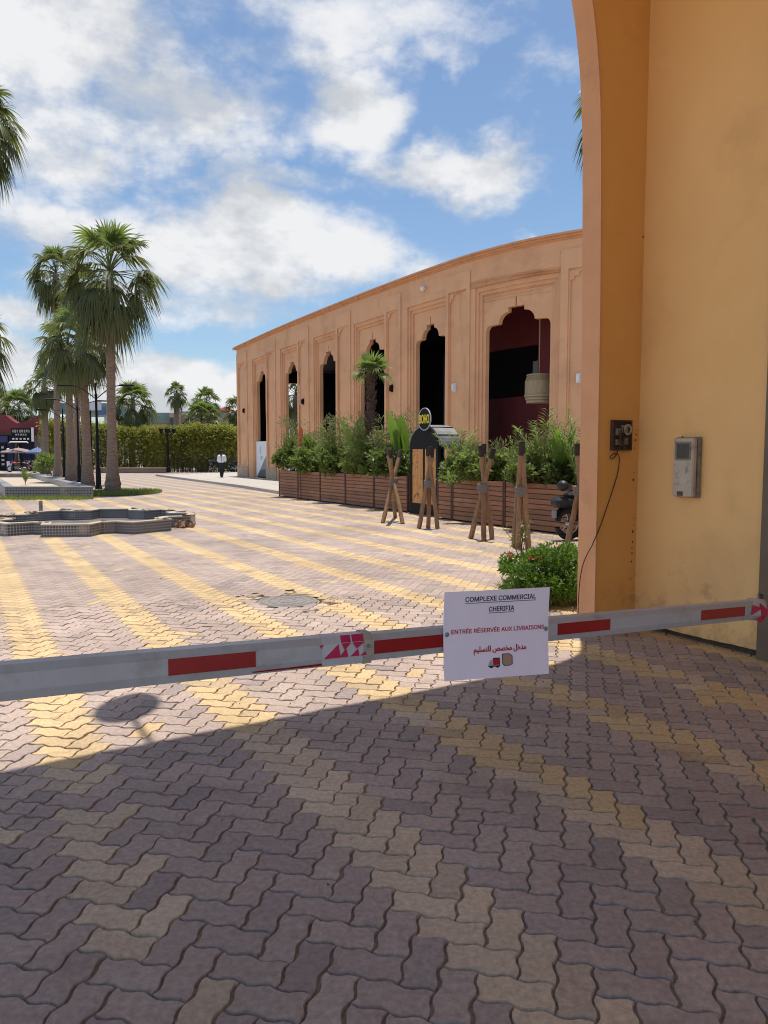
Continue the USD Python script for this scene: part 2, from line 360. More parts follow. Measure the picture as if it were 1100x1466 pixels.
look('grey_plastic_side', (.2, .175, .14), (.27, .24, .2), scale=9, rough=.6, coords='geo.position', dirt=((.1, .085, .07), .5, .7), dirt_scale=14)
look('screen_dark', (.05, .042, .034), (.085, .07, .055), scale=25, rough=.35, coords='geo.position')
look('cavity_dark', (.035, .025, .018), (.1, .07, .045), scale=40, rough=.9, bump=.6, coords='geo.position')
look('cable_brown', (.06, .035, .02), (.09, .05, .03), scale=9, rough=.6)
look('cast_iron', (.17, .155, .145), (.29, .265, .245), scale=25, rough=.7, bump=.4, coords='geo.position', metallic=.2)
look('broken_mortar', (.30, .235, .175), (.46, .37, .28), scale=14, rough=.95, bump=.6, coords='geo.position', dirt=((.10, .075, .055), .47, .58), dirt_scale=8)
look('palm_bark', (.17, .112, .078), (.34, .235, .165), scale=5, rough=.95, bump=.8, bscale=9, stretch=(1, 1, 5))
look('palm_bark_far', (.16, .115, .085), (.25, .185, .135), scale=4, rough=.95, stretch=(1, 1, 4))
look('dark_bark', (.055, .032, .022), (.12, .075, .05), scale=8, rough=.95, bump=.9, stretch=(1, 1, 2))
leaf_look('palm_leaf', (.05, .062, .024), (.2, .215, .09), (.19, .24, .06), tw=.34)
leaf_look('palm_leaf_fresh', (.075, .105, .03), (.21, .26, .09), (.26, .36, .08), tw=.4)
leaf_look('palm_leaf_dry', (.14, .11, .055), (.24, .19, .1), (.2, .16, .08), tw=.25, rough=.7)
leaf_look('palm_petiole', (.14, .15, .06), (.22, .2, .1), (.1, .1, .04), tw=.05)
leaf_look('bamboo_leaf', (.11, .125, .02), (.42, .42, .085), (.46, .48, .06), tw=.34, scale=.35)
leaf_look('shrub_leaf', (.045, .075, .02), (.19, .25, .07), (.22, .32, .06), tw=.36)
leaf_look('shrub_leaf_light', (.08, .11, .03), (.3, .36, .11), (.32, .44, .09), tw=.38)
leaf_look('shrub_leaf_olive', (.09, .1, .04), (.28, .29, .13), (.28, .31, .1), tw=.36)
leaf_look('banana_leaf', (.07, .14, .02), (.17, .29, .05), (.24, .42, .04), tw=.42, rough=.35)
leaf_look('bush_leaf', (.035, .075, .012), (.13, .24, .035), (.18, .34, .03), tw=.35)
leaf_look('grass_blade', (.1, .14, .03), (.3, .35, .1), (.3, .4, .08), tw=.35)
leaf_look('flower_red', (.5, .12, .03), (.62, .2, .07), (.4, .08, .04), tw=.3)
look('soil', (.07, .05, .035), (.12, .09, .06), scale=20, rough=1, bump=.6, coords='geo.position')
look('dry_sand', (.42, .34, .26), (.52, .43, .33), scale=3, rough=1, bump=.4, coords='geo.position')
look('plank_brown', (.24, .10, .05), (.36, .165, .085), scale=3, rough=.65, bump=.35, stretch=(1, 1, 14), coords='geo.position', dirt=((.36, .22, .14), .56, .76), dirt_scale=2.5)
look('plank_brown_dark', (.185, .08, .042), (.29, .135, .072), scale=3, rough=.65, bump=.35, stretch=(1, 1, 14), coords='geo.position')
look('frame_brown', (.05, .02, .014), (.09, .04, .025), scale=5, rough=.6, coords='geo.position')
look('plank_orange', (.46, .2, .055), (.68, .34, .11), scale=5, rough=.6, bump=.3, stretch=(6, 6, .6), coords='geo.position', dirt=((.14, .06, .025), .56, .7), dirt_scale=7)
look('log_wood', (.19, .105, .05), (.33, .2, .11), scale=5, rough=.85, bump=.6, stretch=(4, 4, .8), dirt=((.12, .08, .06), .5, .75), dirt_scale=2)
look('log_burnt', (.02, .015, .012), (.05, .035, .025), scale=12, rough=.9, bump=.6)
look('rope', (.11, .09, .08), (.2, .17, .15), scale=30, rough=.9)
look('sheet_metal', (.17, .165, .16), (.28, .27, .25), scale=4, rough=.5, metallic=.2, coords='geo.position')
look('neon_yellow', (.75, .62, .03), rough=.5)
look('white_paint', (.7, .7, .69), (.76, .76, .75), scale=4, rough=.5)
look('lantern_weave', (.30, .215, .12), (.44, .33, .2), scale=8, rough=.9, bump=.6, stretch=(6, 6, .5))
look('lantern_band', (.36, .27, .16), (.46, .36, .22), scale=8, rough=.9, bump=.4, stretch=(1, 1, 8))
look('flag_red', (.6, .07, .03), (.66, .12, .05), scale=4, rough=.7)
look('flag_orange', (.75, .22, .08), rough=.7)
look('shirt_white', (.7, .71, .76), (.78, .79, .83), scale=20, rough=.8)
look('cloth_black', (.014, .014, .017), (.025, .025, .028), scale=20, rough=.85)
look('skin', (.24, .125, .08), (.28, .15, .1), scale=20, rough=.55)
look('hair_dark', (.012, .009, .008), rough=.6)
look('tyre', (.018, .018, .018), (.03, .03, .03), scale=30, rough=.85)
look('paint_red', (.4, .015, .012), rough=.3, coat=.5)
look('paint_grey', (.16, .16, .17), rough=.35, coat=.4)
look('maroon_wall', (.15, .028, .03), (.2, .04, .042), scale=.8, rough=.8, coords='geo.position')
look('shop_brown', (.17, .12, .1), (.24, .18, .15), scale=.8, rough=.85, coords='geo.position')
look('shop_blue', (.03, .035, .11), (.045, .05, .14), scale=1, rough=.6, coords='geo.position')
look('tan_wall', (.42, .27, .17), (.5, .33, .21), scale=.5, rough=.9, coords='geo.position')
look('green_grey_roof', (.16, .22, .21), (.22, .28, .27), scale=.4, rough=.7, coords='geo.position')
look('pale_roof', (.5, .52, .52), (.6, .62, .62), scale=.4, rough=.7, coords='geo.position')
look('canvas_blue', (.1, .14, .27), (.13, .18, .33), scale=2, rough=.8)
look('canvas_pink', (.27, .2, .19), (.33, .25, .23), scale=2, rough=.8)
look('canvas_red', (.3, .03, .04), rough=.8)
look('pane_dark', (.02, .022, .026), rough=.15, spec=.6)
look('grey_graphic', (.2, .21, .22), (.27, .27, .28), scale=3, rough=.6, coords='geo.position')
look('dark_graphic', (.07, .068, .07), (.11, .1, .1), scale=3, rough=.6, coords='geo.position')
look('rim_stone', (.36, .31, .25), (.5, .43, .35), scale=3, rough=.8, coords='geo.position', dirt=((.42, .33, .24), .5, .62), dirt_scale=1.6)
look('basin_tile', (.07, .07, .075), (.15, .14, .13), scale=4, rough=.6, coords='geo.position', dirt=((.25, .2, .15), .5, .7), dirt_scale=2)
look('brick_rubble', (.27, .15, .09), (.40, .26, .17), scale=12, rough=.95, bump=.8, coords='geo.position')


def zellige_look(name, size):
    """small glazed black and white chequer tiles with grout; face-aligned through the mesh's own st coordinates"""
    nodes = {'uv': ('uvmap', {'attribute': 'st'}), 'ch': ('brick_texture', {'offset': 0.0, 'squash': 1.0, 'color1': (.022, .024, .034), 'color2': (.05, .053, .065), 'mortar': (.27, .255, .235), 'scale': 1.0, 'mortar_size': size * .17, 'mortar_smooth': .1, 'brick_width': size, 'row_height': size}),
             'n': ('noise_texture', {'scale': 3.0, 'detail': 4.0}), 'geo': ('geometry', {}), 'r': ('map_range', {'from_min': .56, 'from_max': .68, 'to_min': 0, 'to_max': .75, 'clamp': True}), 'm': ('mix_color', {'b': (.36, .28, .2)}),
             'p': ('principled_bsdf', {'roughness': .35})}
    links = [('uv.UV', 'ch.vector'), ('geo.position', 'n.vector'), ('n.fac', 'r.value'), ('r.result', 'm.fac'), ('ch.color', 'm.a'), ('m.result', 'p.base_color')]
    LOOK[name] = usdkit.material(stage, '/World/Looks/' + name, nodes, links, surface='p.BSDF')


zellige_look('zellige', .055)


def far_paving_look():
    nodes = {'geo': ('geometry', {}), 'dot': ('vector_math', {'math_type': 'dot_product', 'vector2': (B[0], B[1], 0)}), 'off': ('math', {'math_type': 'subtract', 'value2': .42 - .159}),
             'div': ('math', {'math_type': 'divide', 'value2': .9546}), 'fr': ('math', {'math_type': 'fraction'}), 'lt': ('map_range', {'range_type': 'smoothstep', 'from_min': .36, 'from_max': .31, 'clamp': True}),
             'lt0': ('map_range', {'range_type': 'smoothstep', 'from_min': .0, 'from_max': .03, 'clamp': True}), 'mul': ('math', {'math_type': 'multiply'}),
             'n': ('noise_texture', {'scale': 1.4, 'detail': 8.0, 'roughness': .7}), 'r1': ('rgb_ramp', {'ramp': [(.3, (.25, .205, .20)), (.7, (.36, .30, .285))]}), 'r2': ('rgb_ramp', {'ramp': [(.3, (.38, .29, .17)), (.7, (.5, .38, .22))]}),
             'm': ('mix_color', {}), 'p': ('principled_bsdf', {'roughness': .8, 'specular_ior_level': .3})}
    links = [('geo.position', 'dot.vector1'), ('dot.value', 'off.value1'), ('off.value', 'div.value1'), ('div.value', 'fr.value1'), ('fr.value', 'lt.value'), ('fr.value', 'lt0.value'), ('lt.result', 'mul.value1'), ('lt0.result', 'mul.value2'),
             ('geo.position', 'n.vector'), ('n.fac', 'r1.fac'), ('n.fac', 'r2.fac'), ('mul.value', 'm.fac'), ('r1.color', 'm.a'), ('r2.color', 'm.b'), ('m.result', 'p.base_color')]
    LOOK['far_paving'] = usdkit.material(stage, '/World/Looks/far_paving', nodes, links, surface='p.BSDF')


far_paving_look()

# ------------------------------------------------------------------ ground
m = MB(); m.box(-700, 700, -300, 900, -.6, -.024)
obj('ground', m, 'far_ground', kind='structure', label='pale dusty ground around the paved square', cat='ground')

paving = thing('paving', 'wavy interlocking rose pavers with yellow diagonal stripes, shaded by the gateway in front', 'paving', kind='structure')
UNIT = .1125
e1 = np.array([math.sin(math.radians(105)), math.cos(math.radians(105))]); e2 = np.array([math.sin(math.radians(15)), math.cos(math.radians(15))])
PHASE = .42 - 2 * UNIT / math.sqrt(2)
orig2 = B * PHASE
R_NEAR, R_FAR = 8.0, 34.0
m = MB(); m.box(-32, 32, -9, 44, -.4, -.0125)
obj('joint_bed', m, 'joint_sand', paving)
m = MB()
ring = Point(0, 0).buffer(120, 64).difference(Point(0, 0).buffer(R_FAR - .6, 64)).intersection(sbox(-80, 5, 90, 90))
ring = Polygon([(-75, 5), (60, 5), (60, 85), (-75, 85)]).difference(Point(0, 0).buffer(R_FAR - .5, 64))
m.prism(ring, -.02, -.003)
obj('far_paving', m, 'far_paving', paving)


def half_edge(p, d, amp, n=3):
    """points of one wavy unit edge from lattice point p along unit direction d (start included, end not)"""
    t = np.arange(n) / n
    side = np.array([-d[1], d[0]])
    return p[None] + t[:, None] * d[None] - amp * np.sin(2 * np.pi * t)[:, None] * side[None]


def paver_outline(cells, n=3, amp=.074):
    """closed outline (unit lattice coordinates, counterclockwise) of a block of cells (i0, j0, i1, j1)"""
    i0, j0, i1, j1 = cells
    pts = []
    for i in range(i0, i1): pts.append(half_edge(np.array([i, j0], float), np.array([1., 0]), amp, n))
    for j in range(j0, j1): pts.append(half_edge(np.array([i1, j], float), np.array([0., 1]), amp, n))
    for i in range(i1, i0, -1): pts.append(half_edge(np.array([i, j1], float), np.array([-1., 0]), amp, n))
    for j in range(j1, j0, -1): pts.append(half_edge(np.array([i0, j], float), np.array([0., -1]), amp, n))
    return np.vstack(pts)


def shrink(poly, d):
    nx = np.roll(poly, -1, 0) - np.roll(poly, 1, 0)
    nrm = np.c_[-nx[:, 1], nx[:, 0]]; nrm /= np.linalg.norm(nrm, axis=1)[:, None] + 1e-12
    return poly + nrm * d


MAN = gr(412, 860.5)
GRASS_C = np.array([-10.75, 29.0])
TEMPL = {}
for kind, cells in (('h', (0, 0, 2, 1)), ('v', (0, 0, 1, 2)), ('s', (0, 0, 1, 1))):
    for lod, n in ((0, 5), (1, 2)):
        o = paver_outline(cells, n)
        k = len(o)
        if lod == 0:
            top = shrink(o, .062); mid = shrink(o, .046); low = shrink(o, .039)
            v = np.vstack([np.c_[top, np.zeros(k)], np.c_[mid, np.full(k, -.0028)], np.c_[low, np.full(k, -.016)]])
            f = []
            for ring_ in (0, 1):
                for a in range(k):
                    b = (a + 1) % k
                    f += [[ring_ * k + a, (ring_ + 1) * k + a, (ring_ + 1) * k + b], [ring_ * k + a, (ring_ + 1) * k + b, ring_ * k + b]]
            tri = trimesh.creation.triangulate_polygon(Polygon(top), engine='earcut')
            tv, tf = tri
            # match back to ring indices
            idx = [int(np.argmin(((top - q) ** 2).sum(1))) for q in tv]
            tf = np.array(idx)[np.array(tf)]
            t3 = v[tf]; nz = np.cross(t3[:, 1] - t3[:, 0], t3[:, 2] - t3[:, 0])[:, 2]
            tf = np.where((nz < 0)[:, None], tf[:, ::-1], tf)
            f = np.vstack([f, tf])
        else:
            top = shrink(o, .032)
            tv, tf = trimesh.creation.triangulate_polygon(Polygon(top), engine='earcut')
            v = np.c_[tv, np.zeros(len(tv))]; f = np.array(tf)
            t3 = v[f]; nz = np.cross(t3[:, 1] - t3[:, 0], t3[:, 2] - t3[:, 0])[:, 2]
            f = np.where((nz < 0)[:, None], f[:, ::-1], f)
        TEMPL[kind, lod] = (v, f)

pr = np.random.default_rng(5)
bricks = []   # kind, i, j, yellow
N = 340
ii, jj = np.meshgrid(np.arange(-N, N), np.arange(-N, N), indexing='ij')
cx = orig2[0] + UNIT * (ii + .5) * e1[0] + UNIT * (jj + .5) * e2[0]; cy = orig2[1] + UNIT * (ii + .5) * e1[1] + UNIT * (jj + .5) * e2[1]
rr = np.hypot(cx, cy)
vis = (rr < R_FAR) & (cy > .35) & (np.abs(cx) < .60 * cy + 1.2) & ((ii + jj) % 2 == 0)
I, J = ii[vis], jj[vis]
K = (I + J) % 4
M_ = np.floor_divide(I + J, 4)
names_near, field = [], {}
cand = []
sidewall_b = 5.25
for i, j, k, mm, x, y in zip(I, J, K, M_, cx[vis], cy[vis]):
    d = math.hypot(x, y)
    kd = 'h' if k == 0 else 'v'
    if (x - MAN[0]) ** 2 + (y - MAN[1]) ** 2 < .37 ** 2: continue
    yellow = (mm % 3 == 0)
    if pr.random() < .03: yellow = not yellow if pr.random() < .35 else yellow
    cand.append((d, kd, i, j, yellow))
cand.sort(key=lambda t: t[0])
FIELD = {q: [[], [], [], 0] for q in ('paver_rose', 'paver_yellow', 'paver_tan')}


def put(kd, lod, i, j, tone, tilt, dz):
    v, f = TEMPL[kd, lod]
    w = v.copy(); c = w[:, :2].mean(0)
    w[:, 2] += dz + (w[:, :2] - c) @ tilt
    if lod == 0:
        k = (len(w) // 3); j_ = pr.normal(0, .007, (k, 2)); w[:k, :2] += j_; w[k:2 * k, :2] += j_
        an = pr.normal(0, .008); q_ = w[:, :2] - c; w[:, :2] = c + np.c_[q_[:, 0] - an * q_[:, 1], q_[:, 1] + an * q_[:, 0]] + pr.normal(0, .012, 2)
    xy = orig2 + UNIT * ((w[:, :1] + i) * e1 + (w[:, 1:2] + j) * e2)
    return np.c_[xy, w[:, 2]], f[:, ::-1]     # e1 x e2 has e1 to the right of e2: flip checked below


flip = (e1[0] * e2[1] - e1[1] * e2[0]) > 0
n_near = 0
for d, kd, i, j, yellow in cand:
    lod = 0 if d < R_NEAR else 1
    parts = [(kd, i, j)]
    if d < 20 and pr.random() < .055:
        parts = [('s', i, j), ('s', i + 1, j)] if kd == 'h' else [('s', i, j), ('s', i, j + 1)]
    for kk, pi, pj in parts:
        tone = float(np.clip(pr.normal(.5, .2), 0, 1))
        if pr.random() < .04: tone = pr.choice([0., 1.])
        v, f = put(kk, lod, pi, pj, tone, pr.normal(0, .0018, 2) if lod == 0 else np.zeros(2), abs(pr.normal(0, .0013)) if lod == 0 else 0.0)
        if flip: f = f[:, ::-1]
        c = v.mean(0)
        q = np.array([c[0], c[1], -EYE]); dep = q[1] * cp - q[2] * sp
        uu, vv = 550 + FPX * q[0] / dep, 733 + FPX * (-q[1] * sp - q[2] * cp) / dep
        aa, bb = c[:2] @ A, c[:2] @ B
        worn = yellow and aa < 3.9 and bb < 2.0 + .25 * (3.9 - aa)  # yellow inside the gateway shadow: its muted shade tone is put into the colour
        if yellow and not worn and aa < 3.9 and pr.random() < .12: worn = True
        if worn and bb < .95 and pr.random() < .5: worn = yellow = False
        mat = 'paver_tan' if worn else 'paver_yellow' if yellow else 'paver_rose'
        if n_near < 300 and -30 < uu < 1130 and vv < 1500:
            n_near += 1
            mbx = MB().add(v, f)
            obj('paver', mbx, mat, paving, prim_tone=np.full(len(v), tone))
        else:
            F_ = FIELD[mat]
            F_[0].append(v); F_[1].append(f + F_[3]); F_[2].append(np.full(len(v), tone)); F_[3] += len(v)
for yl, (vs, fs, ts, _) in FIELD.items():
    o = obj({'paver_rose': 'rose_paver_field', 'paver_yellow': 'yellow_paver_field', 'paver_tan': 'tan_paver_field'}[yl], MB().add(np.vstack(vs), np.vstack(fs)), yl, paving, kind='stuff', prim_tone=np.concatenate(ts))

# raised pavement along the building
m = MB()
k0, k1, k2 = gr(225, 681.5), gr(346, 698), gr(398, 705)
walk = Polygon([k0, k1, AB(26.2, 11.0), AB(8, 10.8), AB(8, 22), AB(26, 26), AB(64, 26), k0 + np.array([5, 9])])
m.prism(walk, 0.0, .116)
obj('pavement', m, 'concrete_walk', kind='structure', label='raised pale pavement in front of the arcade', cat='pavement')
m = MB()
kl = LineString([k0 + B * 2.5, k0, k1, AB(26.2, 11.0)]).buffer(.09, cap_style=2, join_style=2)
m.prism(kl, 0.0, .125)
obj('kerb', m, 'kerb_stone', kind='structure', label='pale kerb edging the raised pavement', cat='kerb')

# ------------------------------------------------------------------ gateway we stand in
A_IN, A_OUT, B_JAMB, B_WALL = 4.55, 4.73, 4.73, 5.25
B_MID = 1.4
gate = thing('gateway', 'ochre plastered gateway with a broad flat arch framing the right of the view', 'gateway', loc=AB(A_OUT, B_JAMB, 0))
half = [(4.76, -.6), (4.76, 0), (4.75, 2.6), (4.735, 3.4), (4.72, 4.0), (4.685, 4.6), (4.62, 5.05), (4.54, 5.36), (4.44, 5.52), (4.3, 5.63), (4.1, 5.71), (3.8, 5.76), (3.4, 5.78), (2.6, 5.79), (B_MID, 5.79)]
from scipy.interpolate import PchipInterpolator
hz = np.array(half)
tt = np.concatenate([[0], np.cumsum(np.hypot(*np.diff(hz, axis=0).T))])
fine = np.linspace(0, tt[-1], 70)
hb = np.c_[PchipInterpolator(tt, hz[:, 0])(fine), PchipInterpolator(tt, hz[:, 1])(fine)]
opening = Polygon(np.vstack([hb, np.c_[2 * B_MID - hb[::-1, 0], hb[::-1, 1]]])).buffer(0)


def fa(v):      # (b, z, a) -> world
    return np.c_[v[:, 2:3] * A + v[:, 0:1] * B, v[:, 1]]


wallpoly = sbox(-3.4, 0, 9.5, 8.6)
m = MB(); m.prism(wallpoly.difference(opening.buffer(.0)), A_IN, A_OUT - .03, fa)
obj('arch_wall', m, 'ochre_plaster', gate)
m = MB(); m.prism(wallpoly.difference(opening), A_OUT - .03, A_OUT + .02, fa)
m.prism(sbox(-3.5, 8.6, 9.6, 8.85), A_IN - .1, A_OUT + .14, fa)
obj('outer_render', m, 'terracotta_plaster', gate)
m = MB(); m.prism(opening.difference(opening.buffer(-.016)).intersection(sbox(-9, 0, 9, 8)), A_IN - .004, A_OUT + .025, fa)
obj('arch_reveal', m, 'terracotta_plaster', gate)
A_BACK = 0.35
m = MB()


def rough_base(a0, a1, b0, b1, z1):
    """wall whose plaster ends in a ragged line at the ground"""
    pass


# side wall right: plaster skin with a broken lower edge over a darker core
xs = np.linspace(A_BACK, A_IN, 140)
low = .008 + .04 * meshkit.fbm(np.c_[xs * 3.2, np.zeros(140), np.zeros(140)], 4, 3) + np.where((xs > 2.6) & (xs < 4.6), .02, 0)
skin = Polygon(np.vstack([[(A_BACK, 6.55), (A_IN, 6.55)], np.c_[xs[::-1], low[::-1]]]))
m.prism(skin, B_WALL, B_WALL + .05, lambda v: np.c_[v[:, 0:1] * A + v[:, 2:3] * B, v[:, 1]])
obj('side_wall', m, 'pale_ochre_plaster', gate, label='ochre side wall with light put into its colour and a broken lower edge')
m = MB(); m.box(A_BACK, A_IN, B_WALL + .05, B_WALL + .4, 0, 6.55, A, B)
obj('wall_core', m, 'soil', gate)
m = MB(); m.box(-.75, -.45, 2.4, 5.65, 0, 6.55, A, B)  # unseen wall, added only to darken the near right paving
obj('rear_wall', m, 'ochre_plaster', gate)
m = MB(); m.box(A_BACK - .3, A_BACK + .2, -.95, -.6, 0, 6.55, A, B)
obj('rear_pier', m, 'ochre_plaster', gate)
m = MB(); m.box(A_BACK - .3, A_IN, -.95, 5.65, 6.55, 6.8, A, B)
obj('ceiling', m, 'cream_paint', gate)
# weathered holes down the corner
m = MB()
for (u, v) in ((912, 616), (911, 622), (910, 630), (909, 642), (908, 677), (907, 687), (907, 742), (907, 752), (906, 761), (906, 776), (905, 785), (905, 792), (904, 804), (903, 829), (930, 99), (929, 215), (921, 339)):
    b, z = hit_a(u, v, A_IN)
    m.mesh(trimesh.creation.icosphere(1, float(rng.uniform(.004, .009))), np.array([[1, 0, 0, AB(A_IN, b)[0]], [0, 1, 0, AB(A_IN, b)[1]], [0, 0, 1.4, z], [0, 0, 0, 1]]))
obj('plaster_hole', m, 'cable_brown', gate, kind='stuff')

# gate post at the right edge
a0, _ = hit_b(1093, 800, B_WALL - .004)
m = MB(); m.box(a0 - .34, a0, B_WALL - .05, B_WALL - .004, 0.0, 5.6, A, B, bev=.004)
gp = thing('gate_post', 'dark taupe metal gate post at the right edge of the photo', 'gate post', loc=AB(a0, B_WALL, 0))
obj('post', m, 'taupe_metal', gp)
m = MB()
for z in (.35, 2.4, 4.4): m.tube([AB(a0 - .02, B_WALL - .06, z), AB(a0 - .02, B_WALL - .06, z + .16)], .014, 8)
obj('hinge', m, 'taupe_metal', gp)

# ------------------------------------------------------------------ junction box, cable, intercom
b0, zt = hit_a(875, 601, A_IN - .005); b1, _ = hit_a(903, 601, A_IN - .005); _, zb = hit_a(889, 645, A_IN - .005)
jb = thing('junction_box', 'open rusty junction box full of wires on the ochre arch wall', 'junction box', loc=AB(A_IN, b0, zb))
m = MB()
for (x0, x1, z0, z1) in ((b0, b1, zt - .012, zt), (b0, b1, zb, zb + .012), (b0, b0 + .012, zb + .012, zt - .012), (b1 - .012, b1, zb + .012, zt - .012)):
    m.box(x0, x1, A_IN - .03, A_IN - .001, z0, z1, B, A)
obj('frame', m, 'cable_brown', jb)
m = MB(); m.box(b0 + .012, b1 - .012, A_IN - .012, A_IN - .002, zb + .012, zt - .012, B, A)
obj('back_plate', m, 'cavity_dark', jb)
bm, zm = (b0 + b1) / 2, (zb + zt) / 2
m = MB()
for k, (db, dz, w, h) in enumerate(((.03, .055, .075, .07), (-.05, .03, .06, .06), (-.03, -.06, .1, .05), (.05, -.05, .05, .06))):
    m.box(bm + db - w / 2, bm + db + w / 2, A_IN - .034, A_IN - .012, zm + dz - h / 2, zm + dz + h / 2, B, A, bev=.005)
obj('terminal_block', m, 'grey_plastic_side', jb, kind='stuff')
m = MB()
for k in range(9):
    p0 = AB(A_IN - .03, bm + rng.uniform(-.06, .06), zm + rng.uniform(-.02, .1)); p2 = AB(A_IN - .035, bm + rng.uniform(-.05, .03), zb + rng.uniform(0, .05))
    pm = (p0 + p2) / 2 + np.r_[-A * rng.uniform(.01, .05) + B * rng.uniform(-.06, .06), rng.uniform(-.03, .03)]
    t = np.linspace(0, 1, 9)[:, None]; m.tube((1 - t) ** 2 * p0 + 2 * t * (1 - t) * pm + t * t * p2, .0035, 5)
obj('wire', m, 'cable_brown', jb, kind='stuff')
m = MB()
for k in range(2):
    th = np.linspace(0, 2 * np.pi, 18); c = (bm + .05, zm + .05); r = .035 + .01 * k
    m.tube(np.array([AB(A_IN - .04 - .004 * k, c[0] + r * math.cos(t), c[1] + r * math.sin(t)) for t in th]), .004, 5)
obj('wire_coil', m, 'grey_plastic', jb)
pts = [(884, 645), (882, 652), (875, 657), (873, 654), (879, 649), (885, 652), (887, 662), (884, 680), (876, 706), (866, 736), (857, 760), (848, 781), (847, 783)]
cpts = [AB(A_IN - .012 - (.01 if 1 < i < 6 else 0), *hit_a(u, v, A_IN - .012)) for i, (u, v) in enumerate(pts)]
for (u, v) in ((838, 800), (832, 822), (829, 850), (828, 884)):
    bb = B_JAMB - .02; a_, z_ = hit_b(u, v, bb); cpts.append(AB(a_, bb, z_))
from scipy.interpolate import CubicSpline
cs = CubicSpline(np.arange(len(cpts)), np.array(cpts))
m = MB(); m.tube(cs(np.linspace(0, len(cpts) - 1, 90)), .0045, 6)
obj('cable', m, 'cable_brown', jb, label='thin brown cable hanging from the box across the wall')

WB = B_WALL
a1, z1 = hit_b(971, 627, WB - .03); a0i, _ = hit_b(1001, 632, WB - .03); _, z0 = hit_b(985, 711, WB - .03)
ic = thing('intercom', 'weathered grey intercom panel on the ochre side wall', 'intercom', loc=AB(a1, WB, z0))
m = MB(); m.box(a0i - .012, a1 + .012, WB - .035, WB, z0 - .008, z1 + .006, A, B, bev=.008)
obj('back_box', m, 'grey_plastic_side', ic)
m = MB(); m.box(a0i + .006, a1, WB - .085, WB - .035, z0, z1, A, B, bev=.01)
obj('housing', m, 'grey_plastic', ic)
hgt, wid = z1 - z0, a1 - a0i
m = MB(); m.box(a1 - .86 * wid, a1 - .1 * wid, WB - .0905, WB - .085, z1 - .38 * hgt, z1 - .07 * hgt, A, B, bev=.002)
wf = obj('window_frame', m, 'grey_plastic_side', ic)
m = MB(); m.box(a1 - .78 * wid, a1 - .2 * wid, WB - .093, WB - .0903, z1 - .35 * hgt, z1 - .1 * hgt, A, B)
obj('window', m, 'screen_dark', wf)
m = MB(); m.box(a1 - .52 * wid, a1 - .26 * wid, WB - .09, WB - .084, z0 + .015 * hgt, z0 + .09 * hgt, A, B)
obj('button', m, 'screen_dark', ic)
m = MB(); m.tube([AB(a1 - .3 * wid, WB - .05, z1 + .002), AB(a1 - .3 * wid, WB - .05, z1 + .014)], .006, 8)
obj('screw', m, 'cavity_dark', ic)

# ------------------------------------------------------------------ barrier boom
P0 = np.array([-1.008, 1.884]); BZ0, BZ1 = .959, .814; TL = 3.14
tilt = (BZ1 - BZ0) / TL


def bt(u, v=900, off=.033):
    r = ray(u, v); k = r[0] / r[1]; q = P0 - A * off
    return (k * q[1] - q[0]) / (B[0] - k * B[1])


def fb(v):     # (t along boom, height, out towards the square) -> world
    return np.c_[P0 + v[:, 0:1] * B + v[:, 2:3] * A, BZ0 + tilt * v[:, 0] + v[:, 1]]


boom = thing('barrier_boom', 'white barrier boom with red reflectors across the entrance', 'barrier', loc=(*(P0 - B * 1.2), 0))
TC = bt(529)


def boom_profile(h, d):
    return np.array([(-d * .5, -h * .22), (-d * .36, -h * .5), (d * .36, -h * .5), (d * .5, -h * .22), (d * .5, h * .27), (d * .36, h * .5), (-d * .36, h * .5), (-d * .5, h * .27)])


def extrude_boom(mb, t0, t1, h, d, n=1):
    pr_ = boom_profile(h, d); k = len(pr_)
    ts = np.linspace(t0, t1, n + 1)
    v = np.vstack([np.c_[np.full(k, t), pr_[:, 1], pr_[:, 0]] for t in ts])
    f = [[i * k + a, i * k + (a + 1) % k, (i + 1) * k + (a + 1) % k, (i + 1) * k + a] for i in range(n) for a in range(k)]
    f = np.array(f); f = np.vstack([f[:, [0, 1, 2]], f[:, [0, 2, 3]], [[0, a + 1, a] for a in range(1, k - 1)], [[n * k, n * k + a, n * k + a + 1] for a in range(1, k - 1)]])
    return mb.add(fb(v), f)


BH, BD = .097, .06
t_end = bt(1098)
m = MB(); extrude_boom(m, -1.25, TC - .004, BH, BD)
obj('boom_beam', m, 'boom_white', boom)
m = MB(); extrude_boom(m, TC + .004, t_end, BH * .93, BD * .92)
obj('boom_beam', m, 'boom_white', boom)
m = MB(); extrude_boom(m, TC - .02, TC + .012, BH * 1.07, BD * 1.1)
obj('clamp_strap', m, 'strap_beige', boom)
m = MB(); m.tube(fb(np.array([[TC - .004, .01, -BD * .6], [TC - .004, .01, -BD * .72]])), .006, 8)
obj('clamp_screw', m, 'bolt_metal', boom)
for (u0, u1, s) in ((240, 366, 1), (537, 640, .93), (800, 875, .93), (1005, 1067, .93)):
    m = MB(); h, d = BH * s, BD * (1 if s == 1 else .92)
    ta, tb = bt(u0), bt(u1)
    pts = sbox(ta, -h * .235, tb, h * .265)
    m.prism(pts, -d * .5 - .0022, -d * .5 - .0004, fb)
    obj('reflector', m, 'boom_red', boom)
# printed tape: white sleeve with pink triangles near the joint
m = MB(); extrude_boom(m, bt(462), TC - .021, BH * 1.015, BD * 1.03)
obj('tape_wrap', m, 'tape_white', boom)
m = MB(); h, d = BH * 1.015, BD * 1.03
T = lambda u: bt(u)


